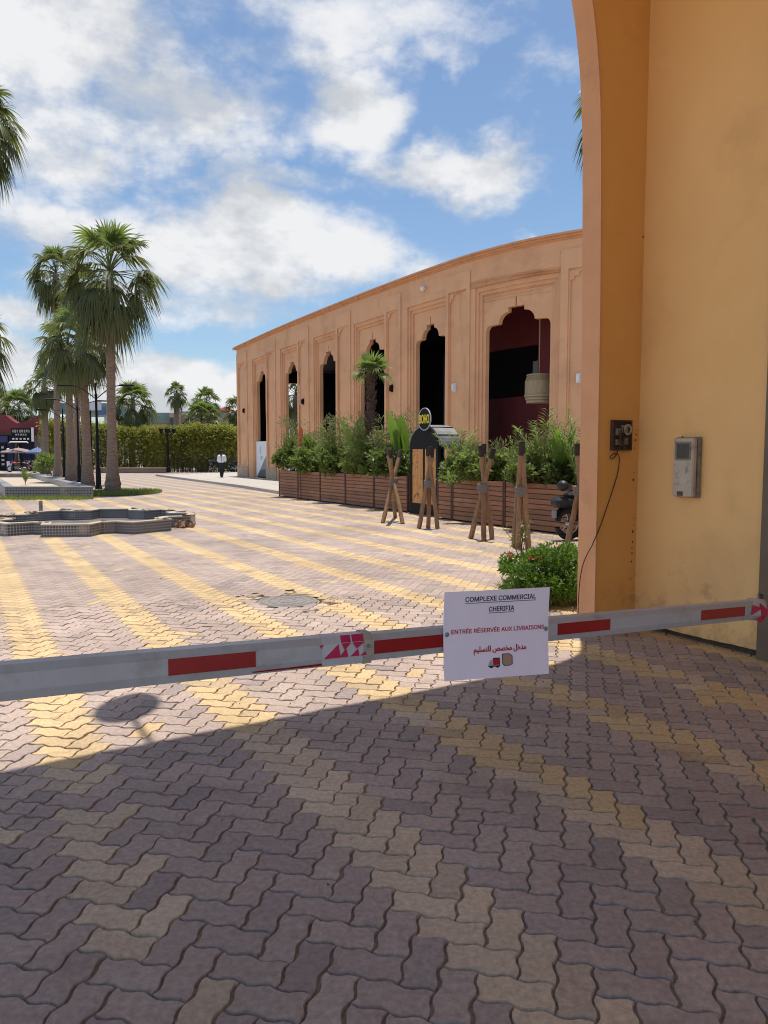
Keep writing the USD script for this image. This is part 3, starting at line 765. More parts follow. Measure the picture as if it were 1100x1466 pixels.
def tri(mb, pts, off=.0006):
    """flat triangles on the boom's camera side; points are (u, height fraction)"""
    P = np.array([[T(u), y * h] for u, y in pts])
    lo = -h * .22
    if P[:, 1].min() >= -.221 * h: pass
    mb.prism(Polygon(P), -d * .5 - .0022, -d * .5 - .0004, fb)


for t3 in (((464, -.21), (485, .24), (488, -.21)), ((486, -.21), (496, .08), (499, -.21)), ((502, -.21), (513, .03), (515, -.21)), ((516, -.21), (524, -.07), (525, -.21)), ((489, .26), (494, .02), (503, .26)), ((505, .26), (511, .04), (523, .26)), ((458, .26), (460, .14), (464, .26))):
    tri(m, t3)
obj('tape_print', m, 'tape_pink', boom)
m = MB()
yt = np.array([[T(489), 0, 0]])
for (u0, u1) in ((489, 503), (505, 523)):
    q = np.array([[T(u0), h * .275, -d * .503], [T(u1), h * .275, -d * .503], [T(u1), h * .505, -d * .366], [T(u0), h * .505, -d * .366]])
    m.add(fb(q), [[0, 1, 2, 3]])
    m.add(fb(q + [0, 0.0004, .0006]), [[3, 2, 1, 0]])
obj('tape_print', m, 'tape_pink', boom)
m = MB()
q = np.array([[T(362), -h * .40, -d * .43], [T(462), -h * .37, -d * .445], [T(462), -h * .45, -d * .405], [T(362), -h * .43, -d * .415]])
m.add(fb(q), [[3, 2, 1, 0]]); m.add(fb(q + [0, .0004, .0008]), [[0, 1, 2, 3]])
obj('tape_edge', m, 'boom_red', boom)
# crumpled tape at the far end
m = MB(); c0, c1 = bt(1070), t_end + .01
sph = trimesh.creation.icosphere(3, 1.0); v = np.array(sph.vertices); v = v * (1 + .35 * (meshkit.fbm(v * 2.3 + 7, 4, 2)[:, None] - .5))
v = np.c_[(c0 + c1) / 2 + v[:, 0] * (c1 - c0) * .56, v[:, 1] * BH * .56, v[:, 2] * BD * .62]
m.add(fb(v), sph.faces)
obj('end_wrap', m, 'tape_white', boom, smooth=50)
m = MB()
for t3 in (((1076, .3), (1074, -.2), (1090, .1)), ((1086, .38), (1090, -.5), (1100, -.1)), ((1079, -.42), (1088, -.62), (1096, -.3))):
    P = Polygon([[T(u), y * BH] for u, y in t3]); m.prism(P, -BD * .64, -BD * .60, fb)
obj('end_print', m, 'tape_pink', boom)
# cabinet that carries the boom, just left of the view
m = MB(); cb = P0 - B * 1.4
m.box(-.16, .16, -.14, .14, 0, 1.02, B, A, o=(*cb, 0), bev=.02)
obj('cabinet', m, 'boom_white', boom)
m = MB(); m.box(-.18, .18, -.16, .16, 1.02, 1.06, B, A, o=(*cb, 0), bev=.015)
obj('cabinet_lid', m, 'boom_red', boom)

# ------------------------------------------------------------------ notice
ts0, ts1 = bt(635), bt(785)
SW = ts1 - ts0; SO = -BD * .5 - .004


def z_at(u, v):
    t = bt(u, v); p = P0 + B * t - A * .035; r = ray(u, v)
    return EYE + r[2] / r[1] * p[1]


zTL, zTR, zBL, zBR = z_at(637, 847.5), z_at(785, 840.5), z_at(634, 975), z_at(783, 964)


def fs(v):     # (fraction across, fraction down, out) -> world: a sheet with a slight bow
    x, y = v[:, 0], v[:, 1]
    z = (zTL * (1 - x) + zTR * x) * (1 - y) + (zBL * (1 - x) + zBR * x) * y
    bow = .012 * (np.abs(y - .46) * 2) ** 2 * -1 + .003 * np.sin(x * 5) * (y - .46)
    return np.c_[P0 + (ts0 + x * SW)[:, None] * B + (SO - v[:, 2] + bow * .6)[:, None] * A, z]


notice = thing('notice_sheet', 'white delivery entrance notice bolted to the barrier boom', 'sign', loc=(*(P0 + B * (ts0 + ts1) / 2), zBL))
m = MB(); m.prism(sbox(0, 0, 1, 1), -.0015, 0.0, fs, maxedge=.12)
obj('sheet', m, 'notice_paper', notice)


def put_text(text, x0, x1, yc, cap, mat, name, bold=True):
    tm = meshkit.text_mesh(text, 1.0, .1, bold=bold)
    v = np.array(tm.vertices); v[:, 0] = (v[:, 0] - v[:, 0].min()) / np.ptp(v[:, 0])
    w = np.c_[x0 + v[:, 0] * (x1 - x0), yc + cap * .5 - v[:, 1] * cap, .0004 + v[:, 2] * .004]
    f = np.array(tm.faces)
    v2, f2 = w, f
    q = fs(v2)
    return obj(name, MB().add(q, f2), mat, notice)


put_text('COMPLEXE COMMERCIAL', .185, .862, .095, .052, 'print_black', 'heading', True)
put_text('CHERIFIA', .405, .648, .217, .052, 'print_black', 'heading', True)
m = MB(); m.prism(sbox(.185, .136, .862, .142), .0004, .0009, fs, maxedge=.2); m.prism(sbox(.405, .258, .648, .264), .0004, .0009, fs)
obj('underline', m, 'print_black', notice)
put_text('ENTRÉE RÉSERVÉE AUX LIVRAISONS', .068, .955, .455, .046, 'print_red', 'red_line', True)
AR = [[[(540,-47),(542,-43),(545,-43),(548,-45),(554,-45),(559,-43),(560,-40),(559,-34),(555,-29),(554,-25),(552,-24),(552,-22),(555,-20),(557,-20),(565,-35),(566,-41),(570,-45),(574,-45),(579,-41),(583,-31),(588,-27),(597,-28),(602,-36),(602,-44),(596,-50),(589,-50),(581,-46),(576,-50),(568,-50),(563,-46),(561,-48),(556,-50),(546,-50)],[(584,-42),(590,-45),(596,-44),(597,-41),(596,-35),(593,-32),(589,-32),(586,-35)]],[[(456,-53),(456,-45),(458,-39),(461,-39),(463,-40),(462,-46),(461,-46),(461,-52),(465,-57),(469,-59),(478,-59),(484,-57),(487,-54),(489,-49),(488,-4),(493,-4),(493,-10),(494,-10),(494,-37),(495,-38),(495,-42),(497,-44),(500,-45),(511,-44),(520,-41),(524,-38),(524,-36),(522,-36),(521,-34),(514,-33),(514,-32),(505,-33),(504,-28),(507,-27),(516,-27),(527,-32),(528,-34),(535,-35),(535,-40),(528,-41),(516,-48),(512,-48),(508,-50),(498,-50),(494,-48),(492,-56),(487,-61),(480,-64),(465,-63),(459,-59)]],[[(508,-19),(509,-14),(513,-14),(514,-16),(513,-20)]],[[(216,-53),(216,-45),(218,-39),(221,-39),(223,-40),(222,-46),(221,-46),(221,-52),(225,-57),(231,-59),(243,-58),(249,-53),(250,-50),(250,-42),(247,-33),(252,-32),(254,-40),(257,-43),(260,-43),(261,-40),(271,-30),(279,-26),(288,-26),(293,-29),(295,-33),(295,-40),(293,-44),(298,-45),(303,-45),(306,-44),(309,-40),(311,-32),(315,-33),(314,-41),(315,-44),(320,-45),(322,-40),(331,-31),(341,-26),(351,-27),(355,-31),(356,-33),(355,-44),(359,-45),(373,-44),(385,-39),(385,-36),(380,-33),(376,-33),(375,-32),(367,-33),(366,-28),(369,-27),(381,-28),(392,-35),(397,-35),(397,-40),(394,-40),(394,-42),(400,-45),(407,-44),(410,-41),(414,-31),(419,-27),(428,-28),(433,-36),(433,-44),(427,-50),(420,-50),(412,-46),(407,-50),(397,-50),(392,-48),(390,-43),(389,-43),(380,-47),(370,-49),(370,-50),(357,-50),(353,-48),(349,-48),(340,-51),(322,-51),(322,-50),(314,-49),(311,-46),(306,-50),(296,-50),(289,-47),(281,-50),(262,-50),(256,-48),(254,-54),(251,-57),(251,-59),(242,-64),(228,-64),(225,-63),(219,-59)],[(415,-42),(421,-45),(427,-44),(428,-41),(427,-35),(424,-32),(420,-32),(417,-35)],[(325,-45),(337,-46),(338,-45),(347,-44),(351,-40),(351,-35),(346,-31),(339,-32),(335,-34)],[(266,-41),(265,-45),(278,-45),(279,-44),(284,-44),(289,-41),(290,-35),(286,-31),(277,-32),(273,-36),(271,-36)]],[[(369,-19),(370,-14),(374,-14),(375,-16),(374,-20)]],[[(5,-57),(5,-47),(8,-39),(15,-31),(23,-27),(30,-28),(36,-43),(39,-45),(47,-44),(49,-42),(51,-32),(56,-32),(55,-42),(56,-44),(67,-45),(70,-44),(71,-42),(70,-4),(75,-4),(75,-10),(76,-10),(76,-38),(77,-38),(77,-42),(81,-45),(87,-45),(89,-44),(93,-32),(97,-33),(96,-43),(99,-45),(104,-45),(108,-42),(110,-32),(114,-32),(114,-44),(121,-45),(125,-42),(124,-28),(129,-28),(130,-40),(135,-45),(141,-45),(145,-43),(148,-32),(153,-32),(152,-42),(153,-44),(157,-45),(165,-45),(168,-42),(167,-4),(172,-4),(174,-42),(178,-45),(184,-45),(187,-43),(188,-39),(187,-37),(186,-4),(191,-4),(192,-5),(193,-42),(191,-47),(185,-50),(176,-50),(172,-47),(166,-50),(154,-50),(151,-49),(149,-47),(143,-50),(134,-50),(128,-46),(122,-50),(115,-50),(111,-47),(106,-50),(98,-50),(93,-47),(88,-50),(79,-50),(74,-47),(69,-50),(57,-50),(52,-47),(46,-50),(37,-50),(34,-48),(30,-51),(24,-51),(19,-49),(14,-44),(14,-42),(13,-42),(10,-48),(10,-54),(11,-55),(11,-62),(13,-66),(14,-74),(11,-75),(9,-75),(8,-72),(6,-57)],[(17,-36),(18,-41),(23,-45),(28,-46),(30,-45),(29,-37),(26,-32),(19,-34)]],[[(151,-24),(152,-19),(157,-20),(156,-25)]],[[(142,-24),(143,-19),(148,-20),(147,-25)]],[[(53,-61),(54,-56),(59,-57),(58,-62)]],[[(44,-57),(49,-56),(50,-61),(45,-62)]]]
ap = unary_union([Polygon(g[0], g[1:]).buffer(0) for g in AR])
x0_, y0_, x1_, y1_ = ap.bounds
ap = affinity.affine_transform(ap, [.5 / (x1_ - x0_), 0, 0, -.098 / (y1_ - y0_), .27 - x0_ * .5 / (x1_ - x0_), .733 + y0_ * .098 / (y1_ - y0_)]).buffer(.0022)
m = MB(); m.prism(ap, .0004, .0009, fs)
obj('arabic_line', m, 'print_red', notice)
# delivery van icon and parcel icon
m = MB(); m.prism(sbox(.448, .785, .508, .858), .0004, .0009, fs)
obj('van_icon', m, 'print_red', notice)
m = MB(); cab = Polygon([(.405, .872), (.405, .84), (.42, .805), (.446, .79), (.446, .872)])
m.prism(cab, .0004, .0008, fs); obj('van_cab', m, 'print_grey', notice)
m = MB(); m.prism(unary_union([sbox(.448, .776, .508, .786), sbox(.506, .776, .512, .87), sbox(.402, .862, .512, .876), Point(.43, .878).buffer(.014), Point(.488, .876).buffer(.014)]), .0009, .0013, fs)
obj('van_outline', m, 'print_black', notice)
hexa = Polygon([(.535, .735), (.605, .735), (.635, .765), (.635, .86), (.6, .875), (.555, .875), (.535, .85)])
m = MB(); m.prism(hexa.buffer(-.006), .0004, .0008, fs); obj('parcel_icon', m, 'print_brown', notice)
m = MB(); m.prism(hexa.difference(hexa.buffer(-.007)), .0008, .0012, fs); obj('parcel_outline', m, 'print_black', notice)
for x in (.028, .972):
    m = MB(); q = fs(np.array([[x, .478, .0]]))[0]
    m.tube([q, q - np.r_[A * .004, 0], q - np.r_[A * .007, 0]], [.0085, .008, .004], 12)
    obj('bolt', m, 'bolt_metal', notice, smooth=40)

# ------------------------------------------------------------------ manhole
mh = thing('manhole_cover', 'round grey manhole cover in a broken mortar collar', 'manhole cover', loc=(*MAN, 0))
m = MB(); m.lathe([(0.0, .004), (.31, .004), (.318, 0.0), (.318, -.03)][::-1], (*MAN, 0), 40)
cov = obj('cover', m, 'cast_iron', mh)
m = MB()
for r in (.1, .2, .28):
    m.lathe([(r - .008, .004), (r - .006, .008), (r + .006, .008), (r + .008, .004)][::-1], (*MAN, 0), 36)
obj('cover_rib', m, 'cast_iron', cov)
m = MB(); m.lathe([(.34, -.03), (.34, -.012), (.366, -.012), (.375, -.02)][::-1], (*MAN, 0), 40)
obj('frame_ring', m, 'cavity_dark', mh)
m = MB(); th = np.linspace(0, 2 * np.pi, 61)[:-1]
ro = .47 + .22 * (meshkit.fbm(np.c_[np.cos(th) * 2 + 5, np.sin(th) * 2 + 5, th * 0], 3, 4) - .45) + .1 * np.abs(np.cos(th)) ** 6
collar = Polygon(np.c_[MAN[0] + ro * np.cos(th), MAN[1] + ro * np.sin(th)]).difference(Point(*MAN).buffer(.372, 24))
m.prism(collar, -.012, -.006)
obj('mortar_collar', m, 'broken_mortar', mh)
for k in range(26):
    t = rng.uniform(0, 2 * np.pi); r = rng.uniform(.4, .62); s = rng.uniform(.02, .07)
    blk = trimesh.convex.convex_hull(rng.uniform(-1, 1, (9, 3)) * [s, s * .7, .014])
    c = (MAN[0] + r * math.cos(t) * 1.15, MAN[1] + r * math.sin(t), .002)
    if k == 0: mrub = MB()
    mrub.mesh(blk, np.array([[1, 0, 0, c[0]], [0, 1, 0, c[1]], [0, 0, 1, c[2]], [0, 0, 0, 1]]))
obj('mortar_rubble', mrub, 'broken_mortar', mh, kind='stuff')
mb = MB()
for k in range(240):
    d = rng.uniform(2.5, 24); p = np.array([rng.uniform(-.5, .5) * d, d]); s = rng.uniform(.003, .011)
    blk = trimesh.convex.convex_hull(rng.uniform(-1, 1, (7, 3)) * [s, s, s * .6]); mb.mesh(blk, np.array([[1, 0, 0, p[0]], [0, 1, 0, p[1]], [0, 0, 1, .003], [0, 0, 0, 1]]))
obj('gravel_bits', mb, 'broken_mortar', kind='stuff', label='scattered crumbs of grit and dry leaf on the pavers', cat='grit')


# ------------------------------------------------------------------ zellige walls with their own st coordinates
def wall_ring(name, parent, line, z0, z1, th, mat, cap=None, caph=.035, closed=True, st_off=0.0):
    """upright wall following a 2-D line; faces carry st in metres along the wall"""
    line = np.asarray(line, float)
    poly = Polygon(line)
    inner = np.array(poly.buffer(-th, join_style=2).exterior.coords)[:-1]
    vs, fs_, uv, n = [], [], [], 0
    for L, sgn in ((line, 1), (inner, -1)):
        s = 0.0
        ccw = Polygon(L).exterior.is_ccw
        for i in range(len(L)):
            p, q = L[i], L[(i + 1) % len(L)]; d = np.linalg.norm(q - p)
            vs += [[*p, z0], [*q, z0], [*q, z1], [*p, z1]]; uv += [[s, z0], [s + d, z0], [s + d, z1], [s, z1]]
            f = [[n, n + 1, n + 2], [n, n + 2, n + 3]]
            if ccw != (sgn == 1): f = [x[::-1] for x in f]
            fs_ += f; n += 4; s += d
    pp = str(parent.GetPath()); path = pp + '/' + numbered(pp, name)
    v = np.array(vs) - LOC['/'.join(pp.split('/')[:3])]
    usdkit.mesh(stage, path, (v, np.array(fs_)), LOOK[mat], uv=np.array(uv))
    return poly, Polygon(inner)


FC = np.array([-6.35, 16.0])
ft = thing('star_fountain', 'dry star shaped fountain basin of black and white tile with broken rim', 'fountain', loc=(*FC, 0))
star = []
Rf = 2.18
for k in range(8):
    t = k * math.pi / 4 + math.radians(8)
    for dt, r in ((-.20, .80), (0 - .13, .99), (.13, .99), (.20, .80)):
        star.append(FC + Rf * r * np.array([math.cos(t + dt * 1.6), math.sin(t + dt * 1.6)]))
star = np.array(star)
po, pi_ = wall_ring('basin_wall', ft, star, -.03, .225, .13, 'zellige')
m = MB(); rimo = po.buffer(.02, join_style=2).difference(pi_.buffer(-.015, join_style=2))
m.prism(rimo, .227, .245); obj('rim', m, 'rim_stone', ft)
m = MB()
for (u, v, ru) in ((60, 0, 0), (150, 0, 0)): pass
for k in range(60):
    i = rng.integers(0, len(star)); p = star[i] * rng.uniform(.0, 1) + star[(i + 1) % len(star)] * 0
    w = rng.random(); p = star[i] * w + star[(i + 1) % len(star)] * (1 - w)
    if not (p[0] < FC[0] - .9 or p[0] > FC[0] + 1.7 or rng.random() < .15): continue
    p = FC + (p - FC) * rng.uniform(.93, 1.01); s = rng.uniform(.06, .16)
    blk = trimesh.convex.convex_hull(rng.uniform(-1, 1, (10, 3)) * [s, s, s * .28]); m.mesh(blk, np.array([[1, 0, 0, p[0]], [0, 1, 0, p[1]], [0, 0, 1, .25], [0, 0, 0, 1]]))
obj('rim_rubble', m, 'broken_mortar', ft, kind='stuff')
m = MB()
for c in (np.array([-8.6, 15.4]), np.array([-4.3, 15.75])):
    for k in range(26):
        p = c + rng.normal(0, .11, 2); s = rng.uniform(.05, .1)
        blk = trimesh.convex.convex_hull(rng.uniform(-1, 1, (9, 3)) * [s, s, s]); m.mesh(blk, np.array([[1, 0, 0, p[0]], [0, 1, 0, p[1]], [0, 0, 1, rng.uniform(.03, .13)], [0, 0, 0, 1]]))
obj('exposed_brick', m, 'brick_rubble', ft, kind='stuff')
m = MB(); m.prism(pi_, -.02, .02); obj('basin_floor', m, 'basin_tile', ft)
m = MB(); pc = gr(59, 741, 0) 
m.tube([(*pc, 0), (*pc, .42)], .045, 12); obj('pipe_stub', m, 'grey_plastic_side', ft)

tr = thing('tiled_trough', 'long low planter trough clad in dark mosaic tile with sandy bed', 'planter', loc=(-11.9, 26.2, 0))
Q0, Q1 = np.array([-13.55, 26.2]), np.array([-10.4, 26.2])
line = np.array([Q0, Q1, Q1 + A * 22.4, Q0 + A * 22.4])
po, pi_ = wall_ring('trough_wall', tr, line, -.03, .40, .3, 'zellige')
m = MB(); m.prism(po.buffer(.02, join_style=2).difference(pi_.buffer(-.01, join_style=2)), .402, .44); obj('coping', m, 'grey_graphic', tr)
m = MB(); m.prism(pi_, 0, .2); obj('sand_bed', m, 'dry_sand', tr)


# ------------------------------------------------------------------ plants
def cards(mb, P, D, L, W, rngx, bend=.25):
    """pointed leaf blades: base points P, directions D, lengths L, widths W; each a bent kite of 4 triangles"""
    n = len(P); D = D / (np.linalg.norm(D, axis=1)[:, None] + 1e-9)
    up = rngx.normal(0, 1, (n, 3)); s = np.cross(D, up); s /= np.linalg.norm(s, axis=1)[:, None] + 1e-9; nn = np.cross(s, D)
    L = np.broadcast_to(L, n)[:, None]; W = np.broadcast_to(W, n)[:, None]
    a = P; c = P + D * L - np.array([0, 0, 1]) * L * bend * .6
    mid = P + D * L * .45 + nn * L * .04
    l, r = mid + s * W * .5 - nn * W * .15, mid - s * W * .5 - nn * W * .15
    v = np.stack([a, l, mid, r, c], 1).reshape(-1, 3); k = np.arange(n)[:, None] * 5
    f = np.concatenate([k + [0, 2, 1], k + [0, 3, 2], k + [1, 2, 4], k + [2, 3, 4]], 0)
    return mb.add(v, f)


def ribbon(mb, P, W, N):
    """ribbon strips: P (n, m, 3) centre lines, W (n, m) half widths, N (n, m, 3) side vectors"""
    n, mm = P.shape[:2]
    v = np.stack([P - N * W[..., None], P + N * W[..., None]], 2).reshape(-1, 3)
    base = (np.arange(n)[:, None] * mm + np.arange(mm - 1)[None]).reshape(-1, 1) * 2
    f = np.concatenate([base + [0, 1, 3], base + [0, 3, 2]], 0)
    return mb.add(v, f)


def fan_frond(org, az, el, pet, blade, r, nseg=24, droop=.5, fresh=0.0):
    """one fan palm leaf: petiole and a pleated fan of drooping segments"""
    e = np.array([math.cos(el) * math.cos(az), math.cos(el) * math.sin(az), math.sin(el)])
    side = np.array([-math.sin(az), math.cos(az), 0]); nrm = np.cross(side, e)
    if nrm[2] < 0: nrm = -nrm
    roll = r.normal(0, .35); s2 = side * math.cos(roll) + nrm * math.sin(roll)
    mb = MB()
    t = np.linspace(0, 1, 5)[:, None]
    pl = org + e * pet * t - np.array([0, 0, 1]) * (pet * .3 * (1 - .6 * abs(e[2]))) * t ** 2
    mb.tube(pl, np.linspace(.03, .014, 5), 3, caps=False)
    tip = pl[-1]; e2_ = pl[-1] - pl[-2]; e2_ /= np.linalg.norm(e2_)
    ph = np.linspace(-1.9, 1.9, nseg) + r.normal(0, .03, nseg)
    dirs = np.cos(ph)[:, None] * e2_ + np.sin(ph)[:, None] * s2 + .12 * nrm * (np.abs(ph)[:, None] * .5)
    dirs /= np.linalg.norm(dirs, axis=1)[:, None]
    L = blade * (.66 + .34 * np.cos(ph * .55)) * r.uniform(.88, 1.06, nseg)
    ts = np.array([0, .3, .58, .8, 1.0])
    k = droop * r.uniform(.75, 1.25, nseg)
    P = tip + dirs[:, None] * (L[:, None] * (ts - .1 * k[:, None] * ts ** 2))[..., None]
    P[..., 2] -= L[:, None] * k[:, None] * np.clip(ts - .2, 0, 1)[None] ** 1.5 * 1.75
    P[:, 2:, :2] = P[:, 1:2, :2] + (P[:, 2:, :2] - P[:, 1:2, :2]) * (1 - .38 * np.clip(k, 0, 1.6))[:, None, None]
    tang = np.gradient(P, axis=1); sv = np.cross(tang, nrm + .01); sv /= np.linalg.norm(sv, axis=2)[..., None] + 1e-9
    W = np.array([.012, .036, .028, .014, .002])[None] * (blade / 1.0) * np.ones((nseg, 1)) * 26 / nseg
    ribbon(mb, P, W, sv)
    return mb


def fan_palm(label, base, height, crown_r, seed, fronds=46, r0=.34, r1=.19, lean=(0, 0), hero=True, name='fan_palm', group=None, nseg=24, low=-.95, bark='palm_bark', skirt=4, cat='palm tree', leafmat='palm_leaf'):
    r = np.random.default_rng(seed)
    base = np.array([base[0], base[1], base[2] if len(base) > 2 else 0.0])
    t = thing(name, label, cat, loc=base, group=group)
    n = 26 if hero else 10
    tt_ = np.linspace(0, 1, n)
    cl = base + np.c_[lean[0] * tt_ ** 1.5, lean[1] * tt_ ** 1.5, height * tt_]
    rad = r1 + (r0 - r1) * np.exp(-tt_ * height / 1.1) + r1 * .1 * (1 - tt_)
    m = MB()
    if hero:
        n2 = int(height / .13); tt_ = np.linspace(0, 1, n2)
        cl2 = np.c_[np.interp(tt_, np.linspace(0, 1, n), cl[:, 0]), np.interp(tt_, np.linspace(0, 1, n), cl[:, 1]), np.interp(tt_, np.linspace(0, 1, n), cl[:, 2])]
        rad2 = np.interp(tt_, np.linspace(0, 1, n), rad) * (1 + .03 * np.where(np.arange(n2) % 2, 1, -1) + r.normal(0, .03, n2)) * (1 + .06 * np.sin(tt_ * 9 + seed))
        m.tube(cl2, rad2, 14)
    else:
        m.tube(cl, rad, 8)
    obj('trunk', m, bark, t, smooth=40)
    top = cl[-1]
    pet, blade = crown_r * .62, crown_r * .56
    crown = {'palm_leaf': MB(), 'palm_leaf_fresh': MB(), 'palm_leaf_dry': MB()}
    for k in range(fronds):
        q = (k + .5) / fronds
        el = 1.5 - (1.5 - low) * q ** .95 + r.normal(0, .12)
        az = k * 2.39996 + r.normal(0, .2)
        fr = fan_frond(top + np.array([0, 0, .25 - .5 * q]), az, el, pet * r.uniform(.85, 1.1), blade * r.uniform(.85, 1.1), r, nseg, droop=.22 + .62 * q)
        mat = 'palm_leaf_fresh' if q < .22 else leafmat
        if hero: obj('frond', fr, mat, t)
        else: crown[mat].add(*fr.get())
    for k in range(skirt):
        az = r.uniform(0, 6.28)
        fr = fan_frond(top + np.array([0, 0, -.35]), az, r.uniform(-1.5, -1.15), pet * .8, blade * .85, r, max(nseg - 6, 8), droop=.7)
        if hero: obj('dry_frond', fr, 'palm_leaf_dry', t)
        else: crown['palm_leaf_dry'].add(*fr.get())
    if not hero:
        if crown['palm_leaf'].n: obj('crown', crown['palm_leaf'], leafmat, t)
        if crown['palm_leaf_fresh'].n: obj('fresh_crown', crown['palm_leaf_fresh'], 'palm_leaf_fresh', t)
        if crown['palm_leaf_dry'].n: obj('dry_skirt', crown['palm_leaf_dry'], 'palm_leaf_dry', t)
    return t


def palm_px(label, base_px, top_px, crown_px, seed, depth=None, **kw):
    """a palm whose base stands at base_px on the ground (or at the given depth) and whose crown centre is seen at top_px"""
    if depth is None: g = gr(*base_px)
    else:
        p = at_depth(base_px[0], base_px[1], depth); g = p[:2]
    d = g[1]; tp = at_depth(*top_px, d)
    return fan_palm(label, (g[0], g[1], 0), tp[2], crown_px * d / FPX, seed, lean=(tp[0] - g[0], 0), **kw)


palm_px('tall fan palm nearest the camera in the left row, standing by the tiled trough', (162, 706), (157, 392), 76, 21, r0=.34, r1=.16, fronds=44, nseg=26)
palm_px('fan palm second in the left row with low spreading crown', (126, 695), (117, 482), 58, 22, r0=.37, r1=.19, fronds=40, nseg=24)
palm_px('fan palm third in the left row, between two black lamp posts', (101.5, 688), (98, 496), 50, 23, r0=.37, r1=.195, fronds=38, nseg=22)
palm_px('very tall fan palm at the far end of the left row', (83.5, 682), (80, 392), 42, 24, r0=.37, r1=.185, fronds=44, nseg=22)
palm_px('tall fan palm whose crown merges behind the nearest palm', (110, 684), (118, 415), 38, 25, depth=50, r0=.35, r1=.165, fronds=36, nseg=20)
palm_px('small fan palm seen between the trunks of the left row', (66, 680), (64, 553), 30, 26, depth=62, hero=False, fronds=40, nseg=16, r0=.4, r1=.25, bark='palm_bark_far')
palm_px('palm crown cut by the left edge high against the clouds', (-34, 720), (-32, 168), 66, 27, depth=24, r0=.35, r1=.2, fronds=46, nseg=26)
palm_px('palm crown cut by the left edge lower down', (-48, 705), (-42, 482), 62, 28, depth=30, r0=.35, r1=.2, fronds=44, nseg=26)
palm_px('fan palm with drooping crown in front of the bamboo hedge', (190, 675), (190, 578), 36, 29, hero=False, fronds=50, nseg=18, r0=.42, r1=.27, bark='palm_bark_far')
palm_px('thin distant palm standing above the hedge', (253, 672), (253, 563), 18, 30, depth=86, hero=False, fronds=34, nseg=12, r0=.4, r1=.3, bark='palm_bark_far', skirt=2)
palm_px('short fan palm with broad pale crown before the hedge at right', (289, 675), (289, 602), 34, 31, hero=False, fronds=44, nseg=18, r0=.42, r1=.27, bark='palm_bark_far', skirt=2)
palm_px('dark palm crown behind the short palm at the hedge', (296, 672), (296, 576), 24, 32, depth=84, hero=False, fronds=38, nseg=14, r0=.4, r1=.3, bark='palm_bark_far', skirt=3)
palm_px('palm half hidden behind the left end of the arcade building', (343, 672), (347, 588), 30, 33, depth=76, hero=False, fronds=40, nseg=14, r0=.4, r1=.3, bark='palm_bark_far', skirt=3)
palm_px('large palm above the maroon shop at far left', (26, 672), (27, 586), 32, 34, depth=82, hero=False, fronds=46, nseg=16, r0=.42, r1=.27, bark='palm_bark_far')
palm_px('palm at the very left edge behind the shop', (0, 672), (-2, 580), 26, 35, depth=86, hero=False, fronds=40, nseg=14, r0=.42, r1=.27, bark='palm_bark_far')
palm_px('palm hidden behind the gateway jamb with only frond tips showing', (888, 740), (887, 150), 68, 36, depth=17, r0=.35, r1=.2, fronds=50, nseg=24)
palm_px('palm seen through the second arch of the arcade', (420, 672), (424, 566), 40, 37, depth=72, hero=False, fronds=44, nseg=16, r0=.42, r1=.27, bark='palm_bark_far')

# grass around the nearest palm
m = MB(); gz = np.random.default_rng(3)
n = 5200; th = gz.uniform(0, 2 * np.pi, n); rr_ = np.sqrt(gz.random(n))
gp_ = np.c_[GRASS_C[0] + 1.55 * rr_ * np.cos(th), GRASS_C[1] + 2.2 * rr_ * np.sin(th) + .9, np.zeros(n)]
gp2 = np.c_[gz.uniform(-13.9, -10.3, 1500), gz.uniform(25.2, 26.15, 1500), np.zeros(1500)]
gp_ = np.vstack([gp_, gp2]); n = len(gp_)
cards(m, gp_, np.c_[gz.normal(0, .4, (n, 2)), np.ones(n)], gz.uniform(.08, .24, n), .022, gz, .2)
obj('grass_patch', m, 'grass_blade', kind='stuff', label='short grass around the foot of the nearest palm and trough', cat='grass')
m = MB(); m.prism(unary_union([affinity.scale(Point(GRASS_C[0], GRASS_C[1] + .9).buffer(1, 20), 1.5, 2.1)]), -.004, .006)
obj('soil_bed', m, 'soil', kind='structure', label='bare soil under the palm grass', cat='soil')


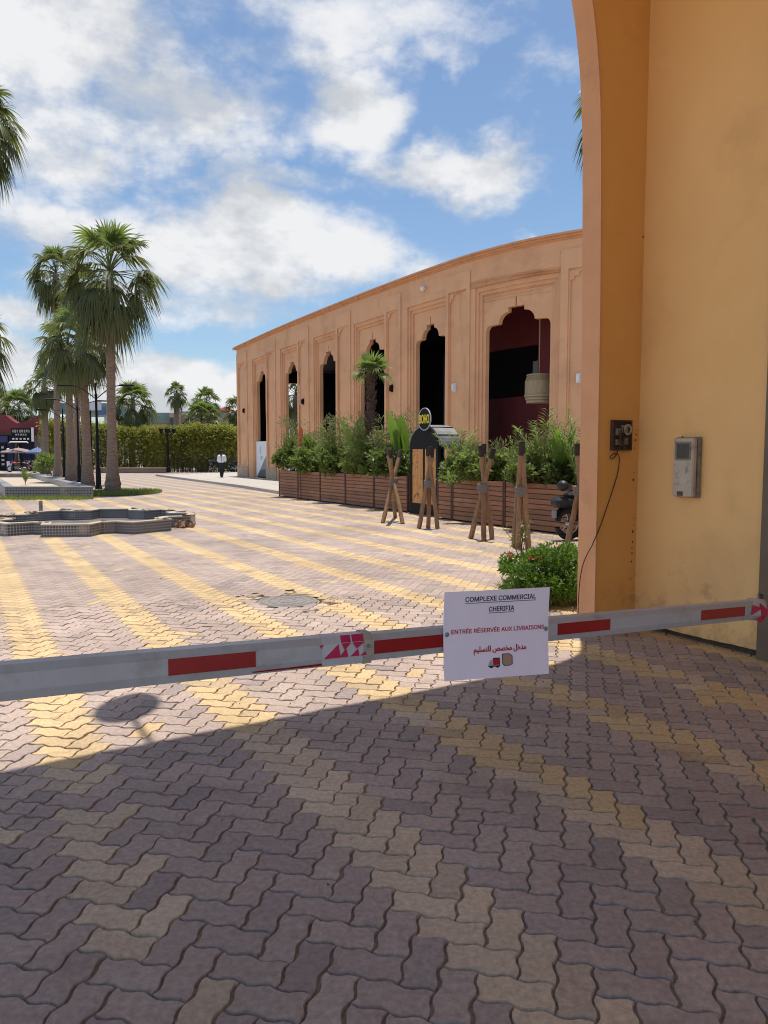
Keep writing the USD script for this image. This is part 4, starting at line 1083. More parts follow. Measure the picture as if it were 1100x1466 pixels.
def shrub(name, label, c, rx, ry, h, seed, n=2200, L=.09, W=.045, mat='shrub_leaf', stems=9, clumps=26, bend=.2, group=None, cat='shrub', up=.35):
    r = np.random.default_rng(seed); c = np.array(c, float)
    t = thing(name, label, cat, loc=c, group=group)
    m = MB()
    cc = []
    for k in range(clumps):
        a = r.uniform(0, 6.28); q = math.sqrt(r.random()); hh = h * (r.uniform(.25, 1.0) if q < .7 else r.uniform(.2, .75))
        cc.append(c + [rx * q * math.cos(a), ry * q * math.sin(a), hh])
    cc = np.array(cc)
    for k in range(min(stems, clumps)):
        b = c + [r.uniform(-.25, .25) * rx, r.uniform(-.25, .25) * ry, 0]
        tt_ = np.linspace(0, 1, 5)[:, None]; mid = (b + cc[k]) / 2 + r.normal(0, .05, 3)
        m.tube((1 - tt_) ** 2 * b + 2 * tt_ * (1 - tt_) * mid + tt_ ** 2 * cc[k], np.linspace(.013, .005, 5), 4)
    obj('stem', m, 'dark_bark', t)
    idx = r.integers(0, clumps, n); cr = h * .17 * r.uniform(.6, 1.3, clumps)
    off = r.normal(0, 1, (n, 3)); off /= np.linalg.norm(off, axis=1)[:, None]; off *= (r.random(n) ** .45)[:, None]
    P = cc[idx] + off * (cr[idx])[:, None] * np.array([1.15, 1.15, .85])
    P[:, 2] = np.maximum(P[:, 2], c[2] + .02)
    D = off + r.normal(0, .45, (n, 3)) + [0, 0, up]
    m = MB(); cards(m, P, D, L * r.uniform(.6, 1.3, n), W * r.uniform(.7, 1.2, n), r, bend)
    obj('foliage', m, mat, t)
    return t


def paddle_plant(label, c, h, seed, n=6, name='banana_plant', mat='banana_leaf', cat='plant', spread=.5):
    r = np.random.default_rng(seed); c = np.array(c, float)
    t = thing(name, label, cat, loc=c)
    for k in range(n):
        az = r.uniform(0, 6.28); lean = r.uniform(.06, .34) * spread * 2; L = h * r.uniform(.75, 1.05)
        ts = np.linspace(0, 1, 12); d = np.array([math.cos(az), math.sin(az)])
        cl = c + np.c_[np.outer(lean * L * ts ** 1.8, d), L * ts * (1 - .16 * lean * ts)]
        wd = np.where(ts < .38, .018, .17 * h / 1.6 * np.sin(np.clip((ts - .36) / .64, 0, 1) ** .75 * np.pi) ** .7 + .012)
        face = r.uniform(0, 6.28); sv = np.array([math.cos(face), math.sin(face), 0]); tg = np.gradient(cl, axis=0); tg /= np.linalg.norm(tg, axis=1)[:, None]
        nn = np.cross(tg, sv); nn /= np.linalg.norm(nn, axis=1)[:, None]; sv2 = np.cross(nn, tg)
        m = MB()
        v = np.stack([cl - sv2 * wd[:, None] + nn * wd[:, None] * .3, cl, cl + sv2 * wd[:, None] + nn * wd[:, None] * .3], 1).reshape(-1, 3)
        f = []
        for i in range(11):
            for a in (0, 1): f.append([i * 3 + a, i * 3 + a + 1, i * 3 + a + 4, i * 3 + a + 3])
        m.add(v, np.array(f)); obj('leaf', m, mat, t, smooth=True)
    return t


def feather_plant(label, c, h, seed, n=12, name='areca_palm', mat='shrub_leaf_light', cat='plant', spread=.55):
    r = np.random.default_rng(seed); c = np.array(c, float)
    t = thing(name, label, cat, loc=c)
    for k in range(n):
        az = r.uniform(0, 6.28); L = h * r.uniform(.7, 1.1); lean = r.uniform(.15, .8) * spread * 2
        ts = np.linspace(0, 1, 24); d = np.array([math.cos(az), math.sin(az)])
        cl = c + np.c_[np.outer(lean * L * .62 * ts ** 1.7, d), L * (ts - .22 * lean * ts ** 2.6)]
        m = MB(); m.tube(cl[::3], np.linspace(.011, .003, 8), 4, caps=False)
        sel = ts > .3; P0_ = np.repeat(cl[sel], 2, 0); tg = np.gradient(cl, axis=0)[sel]; tg /= np.linalg.norm(tg, axis=1)[:, None]; tg = np.repeat(tg, 2, 0)
        sd = np.array([-d[1], d[0], 0]); sg = np.tile([1, -1], sel.sum())[:, None]
        ll = np.repeat(np.sin(np.linspace(.25, 1, sel.sum()) * np.pi * .82), 2) * .3 * h / 1.5 + .04
        cards(m, P0_, tg * .75 + sd * sg + r.normal(0, .12, (len(P0_), 3)) + [0, 0, .15], ll, .026, r, .35)
        obj('frond', m, mat, t)
    return t


# ------------------------------------------------------------------ bamboo hedge and railing
hr = np.random.default_rng(17)
HA, HB_ = np.array([-30.5, 64.0]), np.array([-11.0, 71.5])
hp = [gr(56, 677.5), gr(130, 676.5), gr(200, 676), gr(300, 676), gr(362, 676.5)]
hp = np.array(hp)
hedge = thing('bamboo_hedge', 'long tall yellow green bamboo hedge closing the square', 'hedge', loc=(*hp[2], 0))
sg = np.concatenate([[0], np.cumsum(np.linalg.norm(np.diff(hp, axis=0), axis=1))])
m = MB(); ms = MB()
n = 40000
s = hr.uniform(0, sg[-1], n); px_, py_ = np.interp(s, sg, hp[:, 0]), np.interp(s, sg, hp[:, 1])
topz = 3.75 + 1.1 * (meshkit.fbm(np.c_[s * .45, s * 0, s * 0], 4, 5) - .3) + .5 * (s < 6)
zz = topz * (1 - hr.random(n) ** 1.7 * .92) + hr.normal(0, .16, n)
dep = 1.1 + hr.normal(0, .5, n) + .25 * np.sin(s * 1.7)
P = np.c_[px_ + hr.normal(0, .12, n), py_ + dep, np.maximum(zz, .15)]
D = np.c_[hr.normal(0, .8, (n, 2)), hr.normal(.1, .5, n)]; D[:, 1] -= .35
cards(m, P, D, hr.uniform(.2, .42, n), hr.uniform(.07, .12, n), hr, .4)
obj('foliage', m, 'bamboo_leaf', hedge)
for k in range(230):
    s_ = hr.uniform(0, sg[-1]); x, y = np.interp(s_, sg, hp[:, 0]), np.interp(s_, sg, hp[:, 1]) + hr.normal(1.1, .4)
    hh = np.interp(s_, np.sort(s), topz[np.argsort(s)]) * hr.uniform(.75, 1.05)
    ms.tube([(x, y, 0), (x + hr.normal(0, .1), y, hh * .5), (x + hr.normal(0, .3), y - .1, hh)], [.035, .03, .01], 4)
obj('cane', ms, 'shrub_leaf_olive', hedge, kind='stuff')
rail = thing('iron_railing', 'dark iron railing along the foot of the bamboo hedge', 'railing', loc=(*gr(290, 677), 0))
ra, rb = gr(238, 677.5), gr(352, 677.5)
m = MB()
for z in (.25, 1.2): m.tube([(*ra, z), (*rb, z)], .03, 6)
obj('rail', m, 'black_paint', rail)
m = MB()
for k in np.linspace(0, 1, 64): q = ra + (rb - ra) * k; m.tube([(*q, 0), (*q, 1.35)], .018, 5)
obj('baluster', m, 'black_paint', rail, kind='stuff')
wl = thing('low_wall', 'low dark brown wall at the foot of the hedge left of the railing', 'wall', loc=(*gr(180, 677), 0))
wa, wb_ = gr(138, 677.2), gr(238, 677.2); wd_ = (wb_ - wa); wL = np.linalg.norm(wd_); wd_ /= wL
m = MB(); m.box(0, wL, -.12, .12, 0, .42, wd_, np.array([-wd_[1], wd_[0]]), o=(*wa, 0)); obj('wall_body', m, 'shop_brown', wl)
m = MB(); m.box(-.03, wL + .03, -.16, .16, .42, .5, wd_, np.array([-wd_[1], wd_[0]]), o=(*wa, 0)); obj('coping', m, 'tan_wall', wl)

# ------------------------------------------------------------------ distant buildings
def far_block(name, label, u0, u1, d, vtop, mat, vbot=None, depth=8.0, cat='building', roofmat=None, roofh=.0, win=None, loc_only=False):
    p0, p1 = at_depth(u0, 652, d), at_depth(u1, 652, d); zt_ = at_depth((u0 + u1) / 2, vtop, d)[2]
    t = thing(name, label, cat, loc=(p0[0], d, 0))
    m = MB(); m.box(p0[0], p1[0], d, d + depth, 0, zt_); obj('wall', m, mat, t)
    if roofmat: m = MB(); m.box(p0[0] - .4, p1[0] + .4, d - .4, d + depth, zt_ + .003, zt_ + roofh); obj('roof', m, roofmat, t)
    if win:
        for k in range(win):
            x = p0[0] + (p1[0] - p0[0]) * (k + .5) / win
            m = MB(); m.box(x - .5, x + .5, d - .05, d + .02, zt_ - 1.9, zt_ - .6); obj('window', m, 'pane_dark', t)
    return t, p0, p1, zt_


t, *_ = far_block('green_roofed_building', 'low tan building with grey green roof band behind the hedge', 205, 243, 96, 606, 'tan_wall', roofmat='green_grey_roof', roofh=1.35, win=3)
t, p0, p1, zt_ = far_block('tan_building', 'plain tan building block behind the thin palm', 243.5, 256, 95, 591, 'tan_wall', win=1)
t, *_ = far_block('flat_roofed_building', 'long flat roofed building behind the palms near the arcade', 256.5, 350, 97, 599, 'tan_wall', roofmat='green_grey_roof', roofh=.9, win=8)
ca = at_depth(322, 588, 92)
t = thing('red_canopy', 'small dark red canopy on posts above the far roofs', 'canopy', loc=(ca[0], 92, 0))
m = MB(); m.add(np.array([[ca[0] - 1.1, 91, ca[2]], [ca[0] + 1.1, 91, ca[2]], [ca[0] + 1.1, 93.2, ca[2]], [ca[0] - 1.1, 93.2, ca[2]], [ca[0], 92.1, ca[2] + .5]]), [[0, 1, 4], [1, 2, 4], [2, 3, 4], [3, 0, 4]]); m.box(ca[0] - 1.1, ca[0] + 1.1, 90.95, 93.2, ca[2] - .22, ca[2]); obj('cover', m, 'canvas_red', t)
m = MB()
for dx in (-.9, .9): m.tube([(ca[0] + dx, 91.2, 0), (ca[0] + dx, 91.2, ca[2])], .06, 6)
obj('post', m, 'black_paint', t)
# canopy roof with panels, behind the lamp posts
c0, c1 = at_depth(74, 592, 88), at_depth(152, 592, 88); zt_ = at_depth(100, 577, 88)[2]
t = thing('forecourt_canopy', 'flat grey forecourt canopy with pink rounded end behind the palm trunks', 'canopy', loc=(c0[0], 88, 0))
m = MB(); m.box(c0[0] + .6, c1[0], 88, 96, c0[2], zt_); obj('roof', m, 'green_grey_roof', t)
m = MB(); m.tube([(c0[0] + .6, 88.2, (c0[2] + zt_) / 2), (c0[0] + .6, 95.8, (c0[2] + zt_) / 2)], (zt_ - c0[2]) / 2 * .98, 14); obj('rounded_end', m, 'canvas_pink', t)
m = MB()
for x in (c0[0] + 1.5, c1[0] - .8): m.box(x - .2, x + .2, 90, 90.4, 0, c0[2]); 
obj('column', m, 'pale_roof', t)
m = MB(); q0, q1 = at_depth(140, 583, 87.9), at_depth(151, 594, 87.9); m.box(q0[0], q1[0], 87.8, 87.95, q1[2], q0[2]); obj('blue_sign', m, 'canvas_blue', t)
# pale panel hung between the lamps
s0, s1 = at_depth(113, 588, 60), at_depth(141, 574, 60)
t = thing('awning_panel', 'pale curved awning panel on a post between the palm trunks', 'awning', loc=(s0[0], 60, 0))
m = MB(); n = 9
xx = np.linspace(0, 1, n); cur = np.c_[s0[0] + (s1[0] - s0[0]) * xx, s0[2] + (s1[2] - s0[2]) * np.sqrt(np.clip(1 - (1 - xx) ** 2, 0, 1))]
poly = Polygon(np.vstack([cur, [(s1[0], s0[2] + .1)]])); m.prism(poly, 59.9, 60.6, lambda v: np.c_[v[:, 0], v[:, 2], v[:, 1]]); obj('cover', m, 'pale_roof', t)
m = MB(); m.tube([((s0[0] + s1[0]) / 2, 60.3, 0), ((s0[0] + s1[0]) / 2, 60.3, s0[2] + .2)], .07, 8); obj('post', m, 'black_paint', t)

# shops at far left
SD = 76.0
X = lambda u, d=SD: at_depth(u, 652, d)[0]
Z = lambda v, d=SD: at_depth(300, v, d)[2]
shop = thing('maroon_shop', 'maroon fronted shop block with dark open front at far left', 'shop', loc=(X(0), SD, 0))
par = Polygon([(X(-60), Z(619)), (X(57), Z(619)), (X(57), Z(594)), (X(52), Z(597)), (X(44), Z(600)), (X(36), Z(604)), (X(26), Z(606)), (X(18), Z(601)), (X(10), Z(594)), (X(-60), Z(594))])
m = MB(); m.prism(par, SD, SD + 1.0, lambda v: np.c_[v[:, 0], v[:, 2], v[:, 1]]); obj('parapet', m, 'maroon_wall', shop)
m = MB(); m.box(X(-60), X(57), SD + 1, SD + 9, Z(619) - .3, Z(619)); obj('roof_slab', m, 'shop_brown', shop)
m = MB(); m.box(X(-60), X(57), SD - .3, SD + 1, Z(619) - .25, Z(619) - .01); obj('fascia', m, 'frame_brown', shop)
m = MB(); m.box(X(-60), X(-1), SD + .3, SD + .6, Z(632), Z(619) - .3); m.box(X(48), X(57), SD + .3, SD + 8, 0, Z(619) - .3); obj('wall', m, 'shop_brown', shop)
m = MB(); m.box(X(-60), X(57), SD + 6, SD + 6.3, 0, Z(619) - .3); obj('back_wall', m, 'shop_blue', shop)
m = MB(); m.box(X(-60), X(13), SD - .2, SD + .25, Z(633), Z(624)); obj('sign_band', m, 'shop_blue', shop)
m = MB(); m.box(X(0), X(11), SD - .25, SD - .1, Z(675), Z(634)); obj('menu_board', m, 'black_paint', shop)
m = MB()
for k in range(5): m.box(X(4), X(8), SD - .28, SD - .255, Z(640 + 6 * k + 2), Z(640 + 6 * k - 1))
obj('menu_picture', m, 'print_grey', shop)
sb = thing('shop_signboard', 'black shop signboard with pale lettering rows at far left', 'sign', loc=(X(32, 74), 74, 0))
m = MB(); m.box(X(18, 74), X(46, 74), 73.9, 74.1, Z(631, 74), Z(613, 74)); obj('board', m, 'black_paint', sb)
m = MB()
for k, (u, w) in enumerate(((20, 2.2), (23, 2.6), (26.4, 2), (30, 2.4), (33, 3), (36.6, 2), (39.4, 2.6), (43, 1.6))): m.box(X(u, 74), X(u + w * .8, 74), 73.86, 73.895, Z(619 + (k % 2) * .4, 74), Z(615.2, 74))
for k, (u, w) in enumerate(((24, 3), (27.6, 2.4), (31, 3), (34.6, 2), (37.4, 3))): m.box(X(u, 74), X(u + w * .8, 74), 73.86, 73.895, Z(623.4, 74), Z(621, 74))
obj('lettering', m, 'strap_beige', sb, kind='stuff')
m = MB()
for u in (21, 26, 31.5, 37, 42): m.lathe([(.0, 0), (.1, 0), (.1, .04), (0, .04)], (X(u, 74), 73.87, Z(628.8, 74)), 8); m.box(X(u, 74) - .1, X(u, 74) + .1, 73.86, 73.895, Z(629.5, 74), Z(627, 74))
obj('pictogram', m, 'white_paint', sb, kind='stuff')
m = MB()
for u in (19, 45): m.tube([(X(u, 74), 74, 0), (X(u, 74), 74, Z(631, 74))], .05, 6)
obj('post', m, 'black_paint', sb)
m = MB(); m.box(X(46.5, 74), X(49, 74), 73.9, 74.1, Z(632, 74), Z(612, 74)); obj('white_edge', m, 'white_paint', sb)
gf = thing('white_gate_frame', 'white tubular entrance frame in front of the far shop', 'frame', loc=(X(28, 70), 70, 0))
z9 = at_depth(28, 632.5, 70)[2]
m = MB(); m.tube([(X(14, 70), 70, 0), (X(14, 70), 70, z9 - .12), (X(15.5, 70), 70, z9), (X(39, 70), 70, z9), (X(40.5, 70), 70, z9 - .12), (X(40.5, 70), 70, 0)], .075, 8); obj('tube', m, 'white_paint', gf)
m = MB(); m.tube([(X(12, 70), 70, .0), (X(12, 70), 70, 1.0)], .16, 10); m.mesh(trimesh.creation.icosphere(2, .17), np.array([[1, 0, 0, X(13, 70)], [0, 1, 0, 69.9], [0, 0, 1, Z(644, 70)], [0, 0, 0, 1]])); obj('base_bollard', m, 'white_paint', gf)


def parasol(label, u, d, vtop, vrim, r, mat):
    t = thing('parasol', label, 'parasol', loc=(X(u, d), d, 0))
    x = X(u, d); zt_, zr = Z(vtop, d), Z(vrim, d)
    m = MB(); m.lathe([(r, zr - .12), (r, zr), (r * .5, zr + (zt_ - zr) * .6), (.03, zt_)], (x, d, 0), 10); obj('canopy', m, mat, t)
    m = MB(); m.tube([(x, d, 0), (x, d, zt_ + .1)], .03, 6); obj('pole', m, 'white_paint', t)


parasol('blue parasol beside the far shop', 54, 74, 640.5, 647.5, 1.1, 'canvas_blue')
parasol('pinkish parasol inside the white entrance frame', 27, 75, 641, 647, 1.7, 'canvas_pink')

# ------------------------------------------------------------------ street lamps
lamp = thing('street_lamp', 'black double armed street lamp nearest, left of the tallest palm trunk', 'street lamp', group=None, local=True)
LH = 4.75
m = MB(); m.lathe([(.16, 0), (.16, .08), (.12, .12), (.115, .9), (.085, 1.0), (.075, 1.05), (.07, 2.4), (.085, 2.45), (.06, 2.5), (.052, LH - .5), (.075, LH - .48), (.075, LH - .42), (.04, LH - .38), (.03, LH), (.045, LH + .06), (0.0, LH + .16)], n=12)
obj('post', m, 'black_paint', lamp, smooth=40)
for sg_ in (-1, 1):
    tt_ = np.linspace(0, 1, 10)
    m = MB(); m.tube(np.c_[sg_ * 1.15 * tt_, 0 * tt_, LH - .62 + .62 * np.sin(tt_ * np.pi / 2)], .024, 6)
    m.tube(np.c_[sg_ * (.05 + .5 * tt_), 0 * tt_, LH - .1 + .12 * np.sin(tt_ * np.pi)], .014, 5)
    arm_ = obj('arm', m, 'black_paint', lamp)
    m = MB(); m.box(min(sg_ * 1.1, sg_ * 1.75), max(sg_ * 1.1, sg_ * 1.75), -.12, .12, LH - .03, LH + .05, bev=.03); obj('lamp_head', m, 'black_paint', arm_)
g = gr(141.4, 700); UsdGeom.Xformable(lamp).GetOrderedXformOps()[0].Set(Gf.Vec3d(g[0], g[1], 0))
copy_of(lamp, (*gr(114, 690), 0), .5, 'black double armed street lamp between the second and third palm trunks')
copy_of(lamp, (*gr(92.6, 683), 0), .5, 'black double armed street lamp farthest in the left palm row')
l2 = thing('hedge_lamp', 'black lantern post standing before the middle of the hedge', 'street lamp', loc=(*gr(241, 676.5), 0), local=True)
m = MB(); m.lathe([(.22, 0), (.22, .5), (.12, .6), (.09, 3.4), (.14, 3.5)], n=10); obj('post', m, 'black_paint', l2, smooth=40)
for k in range(4):
    a = k * math.pi / 2 + .4; c = np.array([math.cos(a) * .55, math.sin(a) * .55, 3.55])
    m = MB(); m.tube([(0, 0, 3.3), c * [.6, .6, 1] - [0, 0, .15], c], .035, 5); m.lathe([(.1, 0), (.2, .35), (.24, .38), (.05, .55)], c, 8); obj('lantern', m, 'black_paint', l2)

# ------------------------------------------------------------------ arcade building
tops = [(342, 497), (405, 468), (469, 442), (530, 418), (586, 397), (635, 379.5), (680, 364), (725, 352), (766, 342), (805, 335), (842, 329)]
raw = np.array([gr(u, v, 9.0) for u, v in tops]); us = np.array([t_[0] for t_ in tops], float)
seg = np.diff(raw, axis=0); sraw = np.concatenate([[0], np.cumsum(np.linalg.norm(seg, axis=1))]); STOT = sraw[-1]
azs = np.unwrap(np.arctan2(seg[:, 0], seg[:, 1])); smid = (sraw[1:] + sraw[:-1]) / 2
EXT = 9.0
sk = np.concatenate([[0], smid, [STOT, STOT + EXT]]); ak = np.concatenate([[azs[0] - .01], azs, [azs[-1], azs[-1] - math.radians(-22)]])
if abs(ak[-2] - ak[-3]) > 1: ak[-2:] = ak[-3]
SS = np.linspace(0, STOT + EXT, 900)
az_ = np.interp(SS, sk, ak); ker = np.exp(-np.linspace(-2, 2, 61) ** 2); ker /= ker.sum(); az_ = np.convolve(np.pad(az_, 30, mode='edge'), ker, 'valid')
ds = SS[1] - SS[0]
xy = raw[0] + np.concatenate([[[0, 0]], np.cumsum(np.c_[np.sin(az_), np.cos(az_)][:-1] * ds, axis=0)])


def path(s):
    s = np.asarray(s, float)
    sc = np.clip(s, 0, SS[-1]); x, y, a = np.interp(sc, SS, xy[:, 0]), np.interp(sc, SS, xy[:, 1]), np.interp(sc, SS, az_)
    t = np.stack([np.sin(a), np.cos(a)], -1)
    return np.stack([x, y], -1) + (s - sc)[..., None] * t, t, np.stack([t[..., 1], -t[..., 0]], -1)


def ff(v):     # (s, z, n outward) -> world
    p, t, nrm = path(v[:, 0])
    return np.c_[p + nrm * v[:, 2:3], v[:, 1]]


def S_of(u, v=560):
    """arc position of the facade at image column u"""
    r = ray(u, v); p, _, _ = path(SS); k = p[:, 0] / p[:, 1]
    return float(np.interp(r[0] / r[1], k, SS))


bld = thing('arcade_building', 'terracotta arcade building with curved front and scalloped arches', 'building', loc=(*raw[0], 0))
HB = 9.0; SE = STOT + EXT
WIN = [(368, 384), (409, 429), (458, 484), (517, 552), (595.5, 638), (695, 787)]
wins = [(S_of(a), S_of(b)) for a, b in WIN]
pil = [(345, 358), (385, 399), (430.5, 447), (486, 507), (556, 579), (643, 677), (803, 858)]
pils = [(S_of(a) if i else .02, S_of(b)) for i, (a, b) in enumerate(pil)]
pils[-1] = (S_of(803), S_of(803) + 2.1)
p6 = pils[-1]
wins.append((p6[1] + 1.3, p6[1] + 3.6))


def arch_poly(s0, s1):
    c, w = (s0 + s1) / 2, (s1 - s0) / 2
    q = []
    q += [(1.0, -1), (1.0, 6.05)]
    for t in np.linspace(0, math.pi / 2, 6)[1:]: q.append((1 - .13 * (1 - math.cos(t)) , 6.05 + .25 * math.sin(t)))
    q.append((.56, 6.32))
    for t in np.linspace(0, math.pi / 2, 7)[1:]: q.append((.56 - .30 * (1 - math.cos(t)) - .02 * math.sin(t), 6.34 + .36 * math.sin(t)))
    q += [(.25, 6.72), (.25, 6.86)]
    q = np.array(q); q = np.vstack([q, (q * [-1, 1])[::-1]])
    return Polygon(np.c_[c + w * q[:, 0], q[:, 1]]).buffer(0).union(sbox(c - .025, 6.8, c + .025, 7.17))


openings = unary_union([arch_poly(*w) for w in wins])
full = sbox(0, 0, SE, HB - .2)
m = MB(); m.prism(full.difference(openings), -.2, 0.0, ff, maxedge=1.1)
obj('wall', m, 'facade_plaster', bld)


def recess(w, k):
    """frame openings, widest for the outer layers"""
    g = (.14, .27, .40)[k]; zt_ = (7.45, 7.58, 7.74)[k]
    return sbox(w[0] - g, -1, w[1] + g, zt_)


nich = []
for a, b in pils:
    g = (b - a) * .16; a2, b2 = a + g, b - g; c = (a2 + b2) / 2; w = (b2 - a2) / 2
    q = [(c - w, .9), (c + w, .9), (c + w, 7.42), (c + w * .84, 7.44), (c + w * .84, 7.54), (c + w * .62, 7.56), (c + w * .58, 7.68), (c + w * .3, 7.73), (c, 7.75), (c - w * .3, 7.73), (c - w * .58, 7.68), (c - w * .62, 7.56), (c - w * .84, 7.54), (c - w * .84, 7.44), (c - w, 7.42)]
    nich.append(Polygon(q))
outer = full.difference(unary_union([recess(w, 2) for w in wins]))
m = MB(); m.prism(outer, .001, .11, ff, maxedge=1.1); m.prism(outer.difference(unary_union(nich)), .1115, .165, ff, maxedge=1.1)
obj('wall_face', m, 'facade_plaster', bld)
for w in wins:
    m = MB()
    for k in (0, 1): m.prism(recess(w, 2).buffer(-.001, join_style=2).intersection(sbox(-9, 0, 99, 20)).difference(recess(w, k)), .055 * k + .0015, .055 * (k + 1), ff, maxedge=1.1)
    obj('arch_surround', m, 'facade_plaster', bld)
for a, b in pils:
    m = MB()
    g = (b - a) * .16; sp_ = sbox(a, 0.82, b, 8.45).difference(sbox(a + g * .8, .8, b - g * .8, 7.8))
    m.prism(sp_, .166, .205, ff, maxedge=1.1); obj('pilaster', m, 'facade_plaster', bld)
    m = MB(); m.prism(sbox(a - .03, .1, b + .03, .80), .166, .245, ff, maxedge=1.1); obj('plinth', m, 'rough_stone', bld)
m = MB()
for z0_, z1_, n_ in ((8.78, 8.84, .21), (8.84, 8.93, .26), (8.93, 9.0, .33)):
    m.prism(sbox(-.05, z0_ + .001, SE, z1_), -.55, n_, ff, maxedge=1.1)
obj('cornice', m, 'facade_cornice', bld)
m = MB(); m.prism(sbox(0, 8.0, SE, 8.2), -14, -.56, lambda v: ff(np.c_[v[:, 0], v[:, 1], v[:, 2]]), maxedge=2.5); obj('roof', m, 'roof_white', bld)
# end wall at the left, with an opening that lets the trees show through the second arch
p_s, t_s, n_s = path(0.0)
endf = lambda v: np.c_[p_s + v[:, 0:1] * -n_s + v[:, 2:3] * t_s, v[:, 1]]
ew = sbox(.0, 0, 14, HB - .2).difference(unary_union([sbox(2.9, -1, 6.2, 6.3), sbox(3.4, 6.2, 5.7, 6.7)]))
m = MB(); m.prism(ew, -.0, .018, endf); m.prism(ew, -.2, -.001, endf); obj('end_wall', m, 'facade_plaster', bld)
m = MB(); m.prism(sbox(-.3, 8.84, 14, 9.0), -.5, 0.0, endf); m.prism(sbox(.35, 1, 1.1, 7.6), -.32, -.28, endf); obj('end_cornice', m, 'facade_cornice', bld)
# inside
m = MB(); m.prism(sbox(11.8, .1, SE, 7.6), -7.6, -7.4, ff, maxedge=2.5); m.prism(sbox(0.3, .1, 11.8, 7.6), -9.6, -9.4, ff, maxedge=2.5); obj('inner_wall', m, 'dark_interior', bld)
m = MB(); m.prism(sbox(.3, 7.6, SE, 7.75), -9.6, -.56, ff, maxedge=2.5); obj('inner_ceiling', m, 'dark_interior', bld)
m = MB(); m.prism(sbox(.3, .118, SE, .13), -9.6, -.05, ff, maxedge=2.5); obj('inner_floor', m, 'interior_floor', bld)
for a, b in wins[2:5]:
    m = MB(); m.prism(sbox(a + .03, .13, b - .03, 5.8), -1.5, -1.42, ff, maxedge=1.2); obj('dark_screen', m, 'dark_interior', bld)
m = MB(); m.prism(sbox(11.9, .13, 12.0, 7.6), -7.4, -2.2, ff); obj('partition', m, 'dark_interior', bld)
m = MB(); m.prism(ew.intersection(sbox(.45, .13, 9.3, 7.55)), .02, .08, endf); obj('end_lining', m, 'dark_interior', bld)
w6 = wins[5]
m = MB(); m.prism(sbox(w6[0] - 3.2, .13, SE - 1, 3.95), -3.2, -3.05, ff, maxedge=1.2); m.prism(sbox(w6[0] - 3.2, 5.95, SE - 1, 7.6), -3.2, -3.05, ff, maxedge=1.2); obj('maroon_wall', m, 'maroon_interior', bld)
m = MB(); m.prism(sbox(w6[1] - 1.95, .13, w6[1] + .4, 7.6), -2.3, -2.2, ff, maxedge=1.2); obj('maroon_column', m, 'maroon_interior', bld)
m = MB(); m.prism(sbox(w6[1] - 2.95, 4.1, w6[1] - 2.5, 5.3), -3.03, -3.0, ff); obj('inner_pane', m, 'grey_graphic', bld)
# wall spots and camera
for u, v, mt in ((352, 588, 'black_paint'), (437.5, 575, 'black_paint'), (565, 556, 'black_paint'), (655, 555, 'white_paint'), (830, 542, 'white_paint')):
    s_ = S_of(u); p, tt_, nn_ = path(s_); z_ = EYE + ray(u, v)[2] / ray(u, v)[1] * p[1]
    m = MB(); m.prism(sbox(s_ - .07, z_ - .16, s_ + .07, z_ + .16), .11, .17, ff); m.prism(sbox(s_ - .05, z_ - .12, s_ + .05, z_ + .12), .17, .25, ff); obj('wall_light', m, mt, bld, label='small white wall light' if mt[0] == 'w' else 'small black wall spot')
s_ = S_of(612); p, tt_, nn_ = path(s_); z_ = 8.3
m = MB(); m.mesh(trimesh.creation.icosphere(2, .11), np.array([[1, 0, 0, (p + nn_ * .26)[0]], [0, 1, 0, (p + nn_ * .26)[1]], [0, 0, 1, z_], [0, 0, 0, 1]])); m.prism(sbox(s_ - .04, z_ + .02, s_ + .04, z_ + .1), .16, .28, ff); obj('dome_camera', m, 'white_paint', bld)

# printed panel closing the first arch
w1 = wins[0]
pp_ = thing('printed_panel', 'white printed panel closing the lower half of the first arch', 'panel', loc=(*path(sum(w1) / 2)[0], .12))
m = MB(); m.prism(sbox(w1[0] - .12, .2, w1[1] + .02, 2.45), .01, .05, ff); obj('board', m, 'white_paint', pp_)
ws = w1[1] - w1[0]
m = MB(); m.prism(Polygon([(w1[1] + .02, 2.38), (w1[1] - .10, 1.7), (w1[1] - .35 * ws, 1.25), (w1[0] + .2 * ws, .5), (w1[0] - .1, .2), (w1[1] + .02, .2)]), .051, .056, ff); obj('grey_print', m, 'grey_graphic', pp_)
m = MB(); m.prism(Polygon([(w1[0] + .02, .2), (w1[0] + .3 * ws, .62), (w1[1] + .02, .72), (w1[1] + .02, .2)]), .057, .061, ff); obj('dark_print', m, 'dark_graphic', pp_)
m = MB(); c = w1[0] + .32 * ws; m.prism(Polygon([(c, 2.2), (c + .16, 1.85), (c, 1.62), (c - .16, 1.85)]).difference(Polygon([(c, 2.08), (c + .08, 1.85), (c, 1.73), (c - .08, 1.85)])), .051, .056, ff); obj('emblem', m, 'print_grey', pp_)
tm = meshkit.text_mesh('HIC', .22, .004, bold=True); v = np.array(tm.vertices); v = np.c_[c - .1 + v[:, 0] * 1.1, 1.3 + v[:, 1], .051 + v[:, 2]]
obj('lettering', MB().add(ff(v), np.array(tm.faces)), 'print_grey', pp_)
w2 = wins[1]
p2_ = thing('low_white_panel', 'plain white low panel across the second arch', 'panel', loc=(*path(sum(w2) / 2)[0], .12))
m = MB(); m.prism(sbox(w2[0] - .02, .2, w2[1] + .02, 2.3), -.05, -.01, ff); obj('board', m, 'white_paint', p2_)
m = MB(); m.prism(sbox(w2[0] - .02, .13, w2[1] + .02, .2), -.06, 0.0, ff); obj('foot_rail', m, 'black_paint', p2_)

